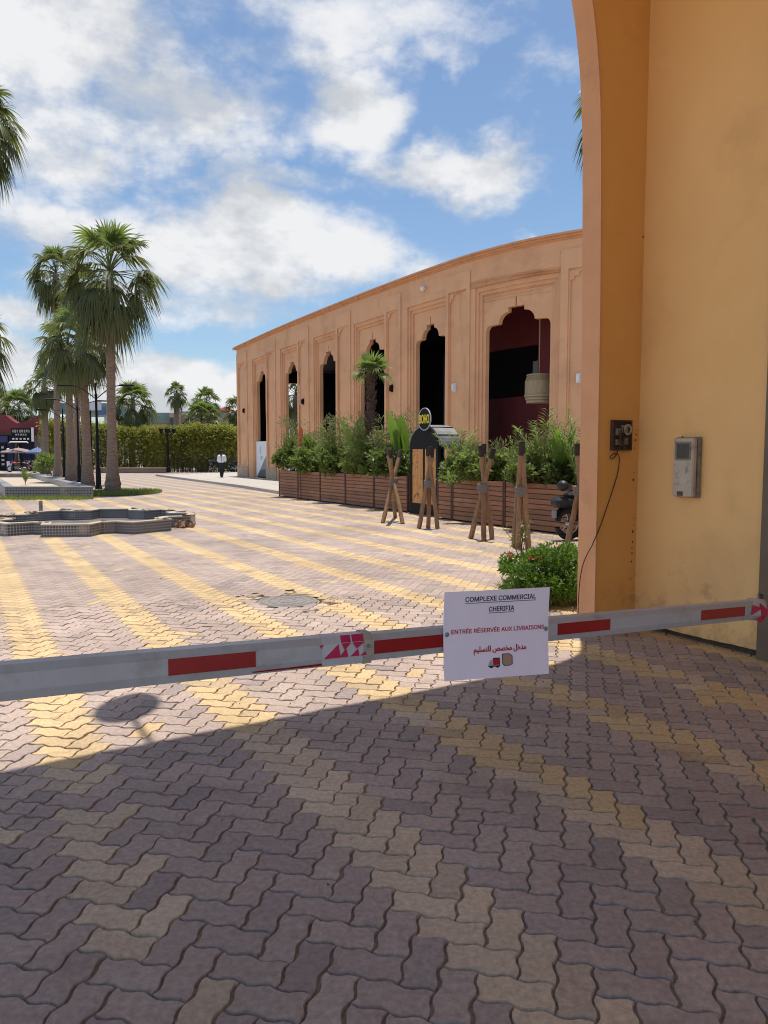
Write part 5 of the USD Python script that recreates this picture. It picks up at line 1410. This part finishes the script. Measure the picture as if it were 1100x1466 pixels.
# hanging lantern in the largest arch
sL = S_of(771) - .4; pL, tL, nL = path(sL); pL = pL - nL * .75; dL = pL[1]
zt_, zb_ = at_depth(771, 536, dL)[2], at_depth(771, 577, dL)[2]
ln = thing('hanging_lantern', 'large woven drum lantern hanging in the widest arch', 'lantern', loc=(*pL, zb_))
hL = zt_ - zb_
m = MB(); m.lathe([(.40, zb_ + .30 * hL), (.50, zb_ + .31 * hL), (.50, zb_ + .76 * hL), (.43, zb_ + .95 * hL), (.41, zt_), (.0, zt_)], (*pL, 0), 28); obj('woven_body', m, 'lantern_weave', ln)
for k, (r_, a_, b_) in enumerate(((.51, .21, .31), (.475, .11, .205), (.44, .0, .105), (.44, .955, 1.0))):
    m = MB(); m.lathe([(0, zb_ + a_ * hL), (r_, zb_ + a_ * hL), (r_ + .012, zb_ + (a_ + b_) / 2 * hL), (r_, zb_ + b_ * hL), (0, zb_ + b_ * hL)], (*pL, 0), 28); obj('band', m, 'lantern_band', ln)
m = MB(); m.tube([(*pL, zt_), (*pL, 7.58)], .018, 6); obj('cord', m, 'lantern_band', ln)

# ------------------------------------------------------------------ wooden planters
ORD = ['far end', 'second', 'third', 'fourth', 'fifth']
tops_p = []


def planter(label, a_far, a_near, b, h, depth=.62):
    t = thing('wooden_planter', label, 'planter', loc=AB(a_far, b, 0), group=None)
    L = a_far - a_near
    for aa in (a_near + .003, a_far - .048):
        m = MB(); m.box(aa, aa + .045, b - .012, b + .035, 0, h, A, B); obj('corner_post', m, 'frame_brown', t)
        m = MB(); m.box(aa, aa + .045, b + depth - .04, b + depth, 0, h, A, B); obj('corner_post', m, 'frame_brown', t)
    n = 9; sh = (h - .04) / n
    for k in range(n):
        m = MB(); jit = rng.uniform(-.002, .002)
        m.box(a_near + .05, a_far - .05, b + jit, b + .024 + jit, .03 + k * sh, .03 + (k + 1) * sh - .013, A, B, bev=.004)
        obj('slat', m, 'plank_brown' if rng.random() < .6 else 'plank_brown_dark', t)
    m = MB()
    for k in range(n):
        for aa in (a_near - .0 + .008, a_far - .03): m.box(aa, aa + .022, b + .04, b + depth - .045, .03 + k * sh, .03 + (k + 1) * sh - .013, A, B)
        m.box(a_near + .05, a_far - .05, b + depth - .03, b + depth - .006, .03 + k * sh, .03 + (k + 1) * sh - .013, A, B)
    obj('side_board', m, 'plank_brown_dark', t)
    m = MB(); m.box(a_near + .05, a_far - .05, b + .03, b + depth - .04, .05, h - .1, A, B); obj('soil_fill', m, 'soil', t)
    return t


PB = 10.52; PH = 1.0
edges = [hit_b(u, v, PB)[0] for u, v in ((399.6, 690), (426.8, 694), (458.7, 698), (494.7, 702), (535.5, 707), (584, 712))]
lbl = ['brown slatted planter at the far left end of the planter row', 'second brown slatted planter from the far end', 'third brown slatted planter from the far end', 'fourth brown slatted planter from the far end', 'fifth brown slatted planter, left of the BOHO kiosk']
for k in range(5): planter(lbl[k], edges[k], edges[k + 1], PB, PH)
PB2 = 10.18
edges2 = [hit_b(u, v, PB2)[0] for u, v in ((626, 712), (647.5, 715), (722, 722), (815, 733))]; edges2 += [edges2[-1] - 2.3]
lbl2 = ['narrow brown slatted planter just right of the BOHO kiosk', 'long brown slatted planter behind the log stands', 'brown slatted planter behind the two nearest log stands', 'brown slatted planter partly hidden by the gateway jamb']
for k in range(4): planter(lbl2[k], edges2[k], edges2[k + 1], PB2, PH)

PG = 'plants in the wooden planters'
sd = 100
for k in range(5):
    ac = (edges[k] + edges[k + 1]) / 2; L = edges[k] - edges[k + 1]
    c = AB(ac, PB + .35, .88); q = lbl[k].replace('brown slatted planter', 'planter').replace('planter at the ', 'planter, ')
    where = ['at the far left end', 'in the second planter from the far end', 'in the third planter from the far end', 'in the fourth planter from the far end', 'in the planter left of the BOHO kiosk'][k]
    hh = [1.55, 1.25, 1.55, 1.55, 1.4][k]
    shrub('leafy_shrub', f'dense leafy shrub with small bright leaves {where}', c - [0, 0, .05], L * .42, .42, hh * .72, sd + k, n=2300, L=.15, W=.085, mat=['shrub_leaf', 'shrub_leaf_light'][k % 2], clumps=34)
    shrub('olive_shrub', f'airy olive toned shrub rising behind the leaves {where}', AB(ac + .25 * L, PB + .45, .9), L * .32, .35, hh * 1.25, sd + 20 + k, n=2000, L=.13, W=.03, mat='shrub_leaf_olive', clumps=30, up=.8)
for (u, a_shift, h, n_, lab) in ((411, 0, 1.5, 5, 'upright broad leaved banana plant at the far end of the planters'), (447, 0, 1.45, 6, 'bright broad leaved banana plant beside the orange pennant'), (512, 0, 1.9, 4, 'broad leaved banana plant left of the young palm'), (577, 0, 1.95, 5, 'tall dark paddle leaved plant beside the BOHO kiosk')):
    a_, _ = hit_b(u, 650, PB + .35); paddle_plant(lab, AB(a_, PB + .35, .88), h, int(u), n=n_)
for (u, h, lab) in ((430, 1.5, 'feathery palm seedling behind the orange pennant'), (480, 1.75, 'feathery areca palm in the third planter'), (505, 1.7, 'feathery areca palm in the fourth planter'), (562, 1.6, 'feathery areca palm just left of the kiosk')):
    a_, _ = hit_b(u, 650, PB + .4); feather_plant(lab, AB(a_, PB + .45, .88), h, int(u) + 7, n=11)
where2 = ['right of the BOHO kiosk', 'behind the middle log stand', 'behind the two nearest log stands', 'beside the gateway jamb']
for k in range(4):
    ac = (edges2[k] + edges2[k + 1]) / 2; L = edges2[k] - edges2[k + 1]; hh = [.85, .85, .9, 1.0][k]
    shrub('leafy_shrub', f'low leafy shrub with bright leaves {where2[k]}', AB(ac, PB2 + .3, .84), L * .45, .38, hh * .8, 150 + k, n=2600, L=.14, W=.08, mat='shrub_leaf_light' if k != 2 else 'shrub_leaf', clumps=36)
    shrub('olive_shrub', f'thin leaved olive shrub {where2[k]}', AB(ac + .1 * L, PB2 + .45, .88), L * .36, .32, hh * 1.1, 170 + k, n=1800, L=.13, W=.022, mat='shrub_leaf_olive', clumps=28, up=.9)
for (u, v, h, lab) in ((655, 650, 1.55, 'tall feathery areca palm just right of the kiosk'), (683, 650, 1.1, 'feathery areca palm behind the middle log stand'), (745, 650, 1.2, 'feathery areca palm behind the nearest log stand'), (778, 650, 1.55, 'large feathery areca palm in front of the widest arch'), (800, 650, 1.55, 'second large feathery areca palm in front of the widest arch'), (826, 650, 1.5, 'feathery areca palm against the gateway jamb')):
    a_, _ = hit_b(u, v, PB2 + .4); feather_plant(lab, AB(a_, PB2 + .4, .88), h, int(u) + 3, n=8, spread=.42)
a_, _ = hit_b(686, 650, PB2 + .2); paddle_plant('yellow green paddle leaved plant behind the middle log stand', AB(a_, PB2 + .25, .88), .95, 8, n=4)
a_, _ = hit_b(795, 650, PB2 + .3); paddle_plant('broad leaved banana plant before the widest arch', AB(a_, PB2 + .35, .88), 1.25, 9, n=5)

# young palm in the planter row
a_, _ = hit_b(533, 650, PB + .5); yb = AB(a_, PB + .45, .9); dY = yb[1]
yt = at_depth(533, 530, dY)
r = np.random.default_rng(44)
yp = thing('young_palm', 'young palm with dark shaggy trunk and bright stiff leaves in the planter row', 'palm tree', loc=yb)
m = MB(); tt_ = np.linspace(0, 1, 22); m.tube(np.c_[np.full(22, yb[0]), np.full(22, yb[1]), yb[2] + (yt[2] - yb[2]) * tt_], .115 + .012 * np.sin(tt_ * 60) + .015 * tt_, 12); obj('trunk', m, 'dark_bark', yp)
m = MB(); n = 420; th = r.uniform(0, 6.28, n); zz = r.uniform(yb[2], yt[2] - .05, n); cards(m, np.c_[yb[0] + .115 * np.cos(th), yb[1] + .115 * np.sin(th), zz], np.c_[np.cos(th), np.sin(th), np.full(n, 1.1)], .14, .06, r, .1); obj('bark_scales', m, 'dark_bark', yp, kind='stuff')
for k in range(15):
    fr = fan_frond(yt + [0, 0, -.05], k * 2.4, 1.45 - 1.5 * k / 15 + r.normal(0, .1), .3, .58, r, 20, droop=.1 + .2 * k / 15); obj('frond', fr, 'palm_leaf_fresh', yp)

# pennant
a_, _ = hit_b(436, 650, PB + .1); fp = AB(a_, PB - .05, 0); dF = fp[1]
pn = thing('pennant', 'red and orange pennant on a thin pole among the planters', 'flag', loc=fp)
zt_ = at_depth(437, 609, dF)[2]; z1_ = at_depth(437, 628, dF)[2]; z2_ = at_depth(437, 641, dF)[2]; hw = 4.2 * dF / FPX
m = MB(); m.tube([(*fp[:2], .0), (*fp[:2], zt_)], .012, 6); obj('pole', m, 'black_paint', pn)
m = MB(); g = lambda v: np.c_[fp[0] + v[:, 0], fp[1] - .02 + v[:, 2] + .03 * np.sin(v[:, 0] * 9), v[:, 1]]
m.prism(Polygon([(0, zt_), (hw, z1_ + .3), (hw * .9, z1_), (-hw * .6, z1_ + .06), (-hw * .5, z1_ + .25)]), -.004, .004, g, maxedge=.2); obj('upper_cloth', m, 'flag_red', pn)
m = MB(); m.prism(Polygon([(-hw * .7, z1_ + .04), (hw * .8, z1_ - .02), (hw * .2, z2_ + .1), (-hw * 1.1, z2_)]), -.004, .004, g, maxedge=.2); obj('lower_cloth', m, 'flag_orange', pn)

# ------------------------------------------------------------------ kiosk with round sign
KB = 10.5
kf, kn = hit_b(587, 700, KB)[0], hit_b(627, 700, KB)[0]
kh = hit_b(607, 611, KB)[1]; ksp = hit_b(607, 638, KB)[1]
kd = .62
kio = thing('kiosk', 'black framed wooden kiosk with barrel roof between the planters', 'kiosk', loc=AB((kf + kn) / 2, KB, 0))
kw = kf - kn; kc = (kf + kn) / 2


def fk(v):     # (a, z, depth along b) -> world
    return np.c_[v[:, 0:1] * A + (KB + v[:, 2:3]) * B, v[:, 1]]


arch_o = unary_union([sbox(kn, 0, kf, ksp), Polygon([(kc + kw / 2 * math.cos(t), ksp - .001 + (kh - ksp) * math.sin(t)) for t in np.linspace(0, math.pi, 24)])])
arch_i = unary_union([sbox(kn + .1, .0, kf - .1, ksp - .08)])
m = MB(); m.prism(arch_o.difference(unary_union([sbox(kn + .1, .28, kc - .035, ksp - .08), sbox(kc + .035, .28, kf - .1, ksp - .08)])), 0, .09, fk); obj('front_frame', m, 'black_paint', kio)
m = MB(); m.prism(arch_o.difference(sbox(kn + .1, .12, kf - .1, ksp - .08)), kd - .09, kd, fk); obj('rear_frame', m, 'black_paint', kio)
for (x0, x1) in ((kn + .105, kc - .04), (kc + .04, kf - .105)):
    npl = 4
    m = MB(); m.prism(sbox(x0, .282, x1, ksp - .082), .045, .06, fk); dr = obj('door', m, 'frame_brown', kio)
    for k in range(npl):
        y0, y1 = x0 + (x1 - x0) * k / npl, x0 + (x1 - x0) * (k + 1) / npl - .008
        m = MB(); m.prism(sbox(y0, .285, y1, ksp - .085), .012, .044, fk); obj('door_plank', m, 'plank_orange', dr)
m = MB(); th = np.linspace(0, math.pi, 18)
outer = [(kc + (kw / 2 + .05) * math.cos(t), ksp + (kh - ksp + .05) * math.sin(t)) for t in th]; inner = [(kc + (kw / 2 + .015) * math.cos(t), ksp + (kh - ksp + .012) * math.sin(t)) for t in th[::-1]]
m.prism(Polygon(outer + inner), .02, kd + .05, fk); obj('barrel_roof', m, 'sheet_metal', kio)
m = MB()
for k in range(1, 6):
    t = math.pi * k / 6; x, y = kc + (kw / 2 + .055) * math.cos(t), ksp + (kh - ksp + .055) * math.sin(t)
    m.tube(fk(np.array([[x, y, .02], [x, y, kd + .05]])), .012, 5)
obj('roof_batten', m, 'black_paint', kio)
m = MB()
for z_ in (ksp - .08, .55, .95, 1.3): m.prism(sbox(kn, z_, kn + .06, z_ + .08), .09, kd - .09, fk)
obj('side_rail', m, 'black_paint', kio)
m = MB(); m.prism(sbox(kn + .2, .08, kf - .12, 1.5), kd * .55, kd * .58, fk); obj('inner_board', m, 'plank_brown', kio)
m = MB(); m.prism(sbox(kn - .75, ksp - .12, kn, ksp), kd - .08, kd, fk); m.prism(sbox(kn - .83, .9, kn - .75, ksp), kd - .08, kd, fk)
obj('side_pergola', m, 'black_paint', kio)
sg_t = thing('round_sign', 'round black sign with yellow BOHO lettering above the kiosk', 'sign', loc=AB(kc, KB, kh - .1))
rc = hit_b(608, 600, KB - .06); rr_ = .5 * (hit_b(608, 584.5, KB - .06)[1] - hit_b(608, 617, KB - .06)[1])
m = MB(); m.prism(Point(*rc).buffer(rr_ - .019, 24), -.06, -.02, fk); obj('disc', m, 'black_paint', sg_t)
m = MB(); m.prism(Point(*rc).buffer(rr_, 24).difference(Point(*rc).buffer(rr_ - .02, 24)), -.068, -.04, fk); obj('rim', m, 'print_grey', sg_t)
tm = meshkit.text_mesh('BOHO', .2, .012, bold=True); v = np.array(tm.vertices); v[:, 0] -= v[:, 0].mean(); v[:, 0] *= 1.62 * rr_ / np.ptp(v[:, 0])
q = fk(np.c_[rc[0] - v[:, 0], rc[1] - .1 + v[:, 1] * 1.05, -.062 - v[:, 2]])
obj('lettering', MB().add(q, np.array(tm.faces)), 'neon_yellow', sg_t)
m = MB(); m.prism(sbox(rc[0] - .03, kh - .02, rc[0] + .03, rc[1] - rr_ + .06), -.05, -.02, fk); obj('bracket', m, 'black_paint', sg_t)

# ------------------------------------------------------------------ log stands
def log_stand(label, feet, band_z, tops, seed):
    r = np.random.default_rng(seed); feet = [np.array([*f, 0.0]) for f in feet]
    c = sum(feet) / len(feet); t = thing('log_stand', label, 'log stand', loc=(c[0], c[1], 0))
    for k, f in enumerate(feet):
        d = (c - f); d[2] = 0
        cross = c + np.array([0, 0, band_z]) + np.array([r.normal(0, .02), r.normal(0, .02), 0]) - d / (np.linalg.norm(d) + 1e-6) * .045
        top = cross + (cross - f) * (tops[k] - band_z) / band_z
        tt_ = np.linspace(0, 1, 10)[:, None]; ln_ = f + (top - f) * tt_ + r.normal(0, .004, (10, 3))
        m = MB(); m.tube(ln_[:9], .048 + r.normal(0, .0025, 9), 10); obj('pole', m, 'log_wood', t, smooth=50)
        m = MB(); m.tube(np.vstack([ln_[8] + (ln_[9] - ln_[8]) * .02, ln_[9]]), [.05, .047], 10); obj('burnt_tip', m, 'log_burnt', t)
    m = MB(); m.lathe([(.07, band_z - .09), (.105, band_z - .07), (.1, band_z), (.105, band_z + .07), (.075, band_z + .09)], (c[0], c[1], 0), 12); obj('binding', m, 'rope', t)
    return t


def feet_px(*p): return [gr(*q) for q in p]


log_stand('tripod of crossed logs farthest left before the planters', feet_px((548, 749), (577, 750), (566, 741)), .95, (1.68, 1.72, 1.7), 1)
log_stand('tripod of crossed logs in front of the kiosk', feet_px((600, 757), (627, 757.5), (613.5, 756)), .95, (1.7, 1.72, 1.74), 2)
log_stand('tripod of crossed logs right of the kiosk', feet_px((674, 771), (705, 772), (693, 775)), .95, (1.68, 1.72, 1.76), 3)
log_stand('nearest fully visible tripod of crossed logs', feet_px((736, 783), (757, 785), (742, 785)), .95, (1.74, 1.78, 1.68), 4)
q5 = gr(826, 783)
log_stand('tripod of crossed logs half hidden by the gateway jamb', [q5 + np.array([.18, .1]), q5 + np.array([-.12, .2]), q5 + np.array([.05, -.2])], .95, (1.75, 1.7, 1.7), 5)

# ------------------------------------------------------------------ flowering bush by the jamb
bc = AB(5.8, 5.3, 0)
shrub('flowering_bush', 'low bright green bush with a few orange flowers against the gateway jamb', bc, .5, .42, .56, 61, n=7500, L=.06, W=.024, mat='bush_leaf', clumps=70, stems=16, bend=.25, up=.5, cat='bush')
bush = stage.GetPrimAtPath('/World/flowering_bush'); LOC['/World/flowering_bush'] = bc
r = np.random.default_rng(62)
m = MB(); n = 900; th = r.uniform(0, 6.28, n); q = np.sqrt(r.random(n))
cards(m, np.c_[bc[0] + .42 * q * np.cos(th), bc[1] + .34 * q * np.sin(th), np.zeros(n)], np.c_[r.normal(0, .35, (n, 2)), np.ones(n)], r.uniform(.2, .45, n), .016, r, .5); obj('grass_blades', m, 'grass_blade', bush)
m = MB()
for k in range(4):
    p = bc + [r.uniform(-.5, .25), r.uniform(-.4, -.1), r.uniform(.25, .6)]
    cards(m, np.tile(p, (7, 1)), r.normal(0, 1, (7, 3)) + [0, -.4, .3], .035, .025, r, .1)
obj('flower', m, 'flower_red', bush, kind='stuff')
m = MB(); b0_ = bc + [-.2, .25, .4]
for k in range(5):
    d = np.array([r.normal(-.05, .15), 0, .42]); m.tube([b0_, b0_ + d * .6, b0_ + d * r.uniform(.7, 1.1) + [r.normal(0, .05), 0, 0]], [.006, .004, .002], 4)
    cards(m, b0_ + d * r.uniform(.4, 1, (10, 1)), r.normal(0, .6, (10, 3)) + [0, 0, .8], .07, .02, r, .2)
obj('twig', m, 'shrub_leaf_olive', bush)

# ------------------------------------------------------------------ motorbikes
def make_moto(name, label, paint):
    t = thing(name, label, 'motorbike', local=True)
    for x in (-.63, .63):
        m = MB(); th = np.linspace(0, 2 * np.pi, 29); m.tube(np.c_[x + .255 * np.cos(th), 0 * th, .3 + .255 * np.sin(th)], .05, 8, caps=False); w = obj('wheel', m, 'tyre', t)
        m = MB(); m.tube(np.c_[x + .2 * np.cos(th), 0 * th, .3 + .2 * np.sin(th)], .012, 6, caps=False)
        for k in range(10): a = k * math.pi / 5; m.tube([(x, 0, .3), (x + .2 * math.cos(a), 0, .3 + .2 * math.sin(a))], .005, 4)
        m.tube([(x, -.06, .3), (x, .06, .3)], .035, 10); obj('rim', m, 'chrome', w)
    m = MB()
    for s in (-.07, .07): m.tube([(.63, s, .3), (.52, s, .62), (.42, s, .95)], .024, 8)
    obj('fork', m, 'chrome', t)
    m = MB(); m.tube([(.42, 0, .9), (.2, 0, .55), (-.15, 0, .45), (-.35, 0, .62), (-.6, 0, .78)], .035, 8); m.tube([(.42, 0, .86), (.05, 0, .78), (-.35, 0, .74)], .03, 8); m.tube([(-.15, .07, .42), (-.63, .08, .3)], .03, 8); m.tube([(-.15, -.07, .42), (-.63, -.08, .3)], .03, 8); obj('frame', m, 'black_paint', t)
    m = MB(); v = np.array(trimesh.creation.icosphere(3, 1).vertices); f = trimesh.creation.icosphere(3, 1).faces
    m.add(v * [.27, .13, .115] + [.17, 0, .83] + np.c_[0 * v[:, 0], 0 * v[:, 0], .03 * v[:, 0]], f); obj('tank', m, paint, t, smooth=True)
    m = MB(); m.box(-.72, -.02, -.12, .12, .79, .87, bev=.04); obj('seat', m, 'black_plastic', t)
    m = MB(); m.box(-.2, .16, -.11, .11, .3, .58, bev=.05); m.tube([(.16, 0, .45), (.24, 0, .5)], .07, 8); obj('engine', m, 'paint_grey', t)
    m = MB(); m.tube([(.15, -.13, .33), (-.2, -.16, .27), (-.75, -.17, .36)], [.025, .04, .045], 10); obj('exhaust', m, 'chrome', t)
    m = MB(); m.tube([(.36, -.36, 1.0), (.4, -.2, 1.05), (.42, 0, 1.0), (.4, .2, 1.05), (.36, .36, 1.0)], .015, 8); obj('handlebar', m, 'chrome', t)
    for s in (-1, 1):
        m = MB(); m.tube([(.38, s * .25, 1.04), (.4, s * .3, 1.2)], .007, 5); m.add(v * [.015, .075, .05] + [.4, s * .32, 1.23], f); obj('mirror', m, 'black_plastic', t)
    m = MB(); m.add(v * [.09, .1, .1] + [.56, 0, .92], f); hl = obj('headlight', m, 'black_plastic', t, smooth=True)
    m = MB(); m.add(v * [.02, .085, .085] + [.64, 0, .92], f); obj('lens', m, 'chrome', hl, smooth=True)
    for x, a0_, a1_ in ((.63, .5, 2.3), (-.63, .7, 2.7)):
        th = np.linspace(a0_, a1_, 9); m = MB(); P = np.c_[x + .335 * np.cos(th), 0 * th, .3 + .335 * np.sin(th)]; ribbon(m, P[None], np.full((1, 9), .07), np.tile([0, 1., 0], (1, 9, 1))); obj('mudguard', m, paint, t)
    m = MB(); m.add(v * [.10, .12, .10] + [-.78, 0, 1.0], f); obj('top_case', m, 'black_plastic', t, smooth=True)
    m = MB(); m.box(-.98, -.5, -.14, .14, .6, .8, bev=.06); obj('tail', m, 'black_plastic', t)
    m = MB(); m.box(-.97, -.94, -.07, .07, .42, .56, bev=.01); obj('number_plate', m, 'paint_grey', t)
    m = MB(); m.tube([(-.1, .1, .35), (-.2, .25, .02)], .012, 6); obj('side_stand', m, 'black_paint', t)
    return t


moto = make_moto('motorbike', 'black motorbike parked beside the planter, half hidden by the jamb', 'black_paint')
gm = gr(806, 774)
xf = UsdGeom.Xformable(moto); xf.GetOrderedXformOps()[0].Set(Gf.Vec3d(gm[0] + .72, gm[1] + .35, 0)); xf.AddRotateZOp().Set(22)
copy_of(moto, (*gr(309, 677.2), .118), 2.6, 'black motorbike parked behind the walking person')
copy_of(moto, (*gr(337, 677.2), .118), 1.2, 'black motorbike parked beside the building corner')
copy_of(moto, (*gr(49, 676), 0), 1.9, 'dark motorbike parked under the blue parasol')
mr = make_moto('red_motorbike', 'red motorbike parked inside the white entrance frame', 'paint_red')
gm = gr(25, 675.5); xf = UsdGeom.Xformable(mr); xf.GetOrderedXformOps()[0].Set(Gf.Vec3d(gm[0], gm[1], 0)); xf.AddRotateZOp().Set(215)
copy_of(mr, (*gr(36, 675), 0), -.5, 'red motorbike at the right leg of the white frame')

# ------------------------------------------------------------------ person
def limb_mesh(bones, edge=.03, it=6):
    """bones: ((p, r), (q, r)) pairs -> one smooth surface"""
    parts = []
    for (p, rp), (q, rq) in bones:
        pts = []
        for c, rad in ((p, rp), (q, rq)):
            s = trimesh.creation.icosphere(2, 1.0); pts.append(np.array(s.vertices) * rad + np.array(c))
        parts.append(manifold3d.Manifold.hull_points(np.vstack(pts)))
    mm = parts[0]
    for p in parts[1:]: mm = mm + p
    mm = mm.refine_to_length(edge); q = mm.to_mesh(); tm = trimesh.Trimesh(q.vert_properties[:, :3], q.tri_verts, process=True)
    trimesh.smoothing.filter_taubin(tm, iterations=it)
    return tm


gpn = gr(318, 683.6, .118)
per = thing('person', 'person in white shirt and black trousers walking away on the pavement', 'person', loc=(*gpn, .118), local=True)
SP = 1.70 / 1.75
body = limb_mesh([(((0, 0, .95), .13), ((0, .0, 1.36), .14)), (((-.16, 0, 1.40), .062), ((.16, 0, 1.40), .062)), (((0, 0, 1.42), .055), ((0, .02, 1.56), .052)), (((0, .02, 1.63), .088), ((0, .03, 1.67), .09)),
                  (((-.19, 0, 1.38), .05), ((-.25, -.02, 1.12), .042)), (((-.25, -.02, 1.12), .042), ((-.21, .16, .98), .033)), (((.19, 0, 1.38), .05), ((.26, -.03, 1.13), .042)), (((.26, -.03, 1.13), .042), ((.2, .16, 1.04), .033)),
                  (((-.085, 0, .92), .09), ((-.08, .1, .5), .062)), (((-.08, .1, .5), .062), ((-.08, .1, .09), .042)), (((.085, 0, .92), .09), ((.08, -.04, .5), .062)), (((.08, -.04, .5), .062), ((.07, -.22, .12), .042))])
obj('body', MB().add(np.array(body.vertices), np.array(body.faces)), 'skin', per, smooth=True)
sh = limb_mesh([(((-.06, 0, 1.0), .14), ((-.08, 0, 1.34), .145)), (((.06, 0, 1.0), .14), ((.08, 0, 1.34), .145)), (((-.17, 0, 1.395), .08), ((.17, 0, 1.395), .08)), (((-.19, 0, 1.38), .075), ((-.255, -.02, 1.12), .062)), (((-.255, -.02, 1.12), .06), ((-.22, .12, 1.02), .05)), (((.19, 0, 1.38), .075), ((.265, -.03, 1.13), .062)), (((.265, -.03, 1.13), .06), ((.21, .12, 1.06), .05))])
obj('shirt', MB().add(np.array(sh.vertices), np.array(sh.faces)), 'shirt_white', per, smooth=True)
tr_ = limb_mesh([(((-.07, 0, .96), .135), ((.07, 0, .96), .135)), (((-.085, 0, .9), .115), ((-.08, .1, .5), .085)), (((-.08, .1, .5), .083), ((-.08, .1, .12), .068)), (((.085, 0, .9), .115), ((.08, -.04, .5), .085)), (((.08, -.04, .5), .083), ((.07, -.2, .16), .068))])
obj('trousers', MB().add(np.array(tr_.vertices), np.array(tr_.faces)), 'cloth_black', per, smooth=True)
sh_ = [limb_mesh([(((-.08, .07, .045), .045), ((-.085, .25, .035), .036))]), limb_mesh([(((.07, -.24, .08), .045), ((.075, -.1, .036), .036))])]
for s in sh_: obj('shoe', MB().add(np.array(s.vertices), np.array(s.faces)), 'cloth_black', per, smooth=True)
hr_ = limb_mesh([(((0, -.0, 1.68), .092), ((0, .03, 1.71), .088)), (((0, -.035, 1.62), .07), ((0, -.02, 1.69), .085))])
obj('hair', MB().add(np.array(hr_.vertices), np.array(hr_.faces)), 'hair_dark', per, smooth=True)
for s in (-1, 1):
    hd = limb_mesh([(((s * .2, .17, 1.0), .03), ((s * .19, .23, .97), .028)), (((s * .18, .24, .96), .012), ((s * .17, .3, .94), .009)), (((s * .195, .24, .955), .012), ((s * .19, .31, .93), .009)), (((s * .21, .24, .955), .011), ((s * .21, .3, .935), .009)), (((s * .175, .2, .99), .012), ((s * .145, .23, .97), .009))], .015, 3)
    obj('hand', MB().add(np.array(hd.vertices) + [0, 0, .02 if s < 0 else .06], np.array(hd.faces)), 'skin', per, smooth=True)

# small plant in the trough, weeds by the low planter
ps = AB(38, 3.2, .2); q = at_depth(36, 690, 33.5)
feather_plant('small dry sprouting plant in the sandy trough', (q[0], q[1], .2), .8, 77, n=8)
shrub('agave_clump', 'pale green leafy clump at the foot of the far palm row', (*gr(72, 681), 0), 1.0, .6, 1.5, 78, n=900, L=.4, W=.1, mat='shrub_leaf_light', clumps=16, up=.7)

# ------------------------------------------------------------------ floodlight above the arch (its shadow falls on the pavers)
zf = 6.4
shp = gr(183, 1013); fl = np.array([*shp, 0]) + sun_dir * (zf / sun_dir[2])
wa_ = AB(A_OUT + .02, float(fl[:2] @ B), zf)
fd = thing('flood_lamp', 'floodlight on an arm above the gateway arch casting its shadow on the pavers', 'floodlight', loc=wa_)
ar = fl[:2] - wa_[:2]
m = MB(); m.tube([wa_, [wa_[0] + ar[0] * .6, wa_[1] + ar[1] * .6, zf + .1], [fl[0], fl[1], zf]], .022, 8); obj('arm', m, 'black_paint', fd)
m = MB(); v = np.array(trimesh.creation.icosphere(2, 1).vertices); m.add(v * [.19, .27, .12] + [fl[0], fl[1], zf], trimesh.creation.icosphere(2, 1).faces); obj('lamp_head', m, 'black_paint', fd)
m = MB(); m.lathe([(.0, 0), (.07, 0), (.07, .02), (0, .02)], (0, 0, 0), 12); vv_, ff_ = m.get(); m = MB().add(wa_ + np.c_[vv_[:, 2:3] * np.r_[A, 0] + vv_[:, 0:1] * np.r_[B, 0] + vv_[:, 1:2] * np.array([0, 0, 1.0])], ff_); obj('wall_plate', m, 'black_paint', fd)

# ------------------------------------------------------------------ groups of alike things
GROUPS = {'fan_palm': 'fan palms around the square', 'wooden_planter': 'wooden planters along the terrace', 'log_stand': 'log tripods before the planters', 'street_lamp': 'street lamps in the left palm row',
          'motorbike': 'parked motorbikes', 'red_motorbike': 'parked motorbikes', 'leafy_shrub': 'plants in the wooden planters', 'olive_shrub': 'plants in the wooden planters', 'areca_palm': 'plants in the wooden planters', 'banana_plant': 'plants in the wooden planters', 'parasol': 'parasols by the far shop'}
for p in stage.GetPrimAtPath('/World').GetChildren():
    n = p.GetName(); n = n[:-4] if n[-4:-3] == '_' and n[-3:].isdigit() else n
    if n in GROUPS: p.SetCustomDataByKey('group', GROUPS[n])
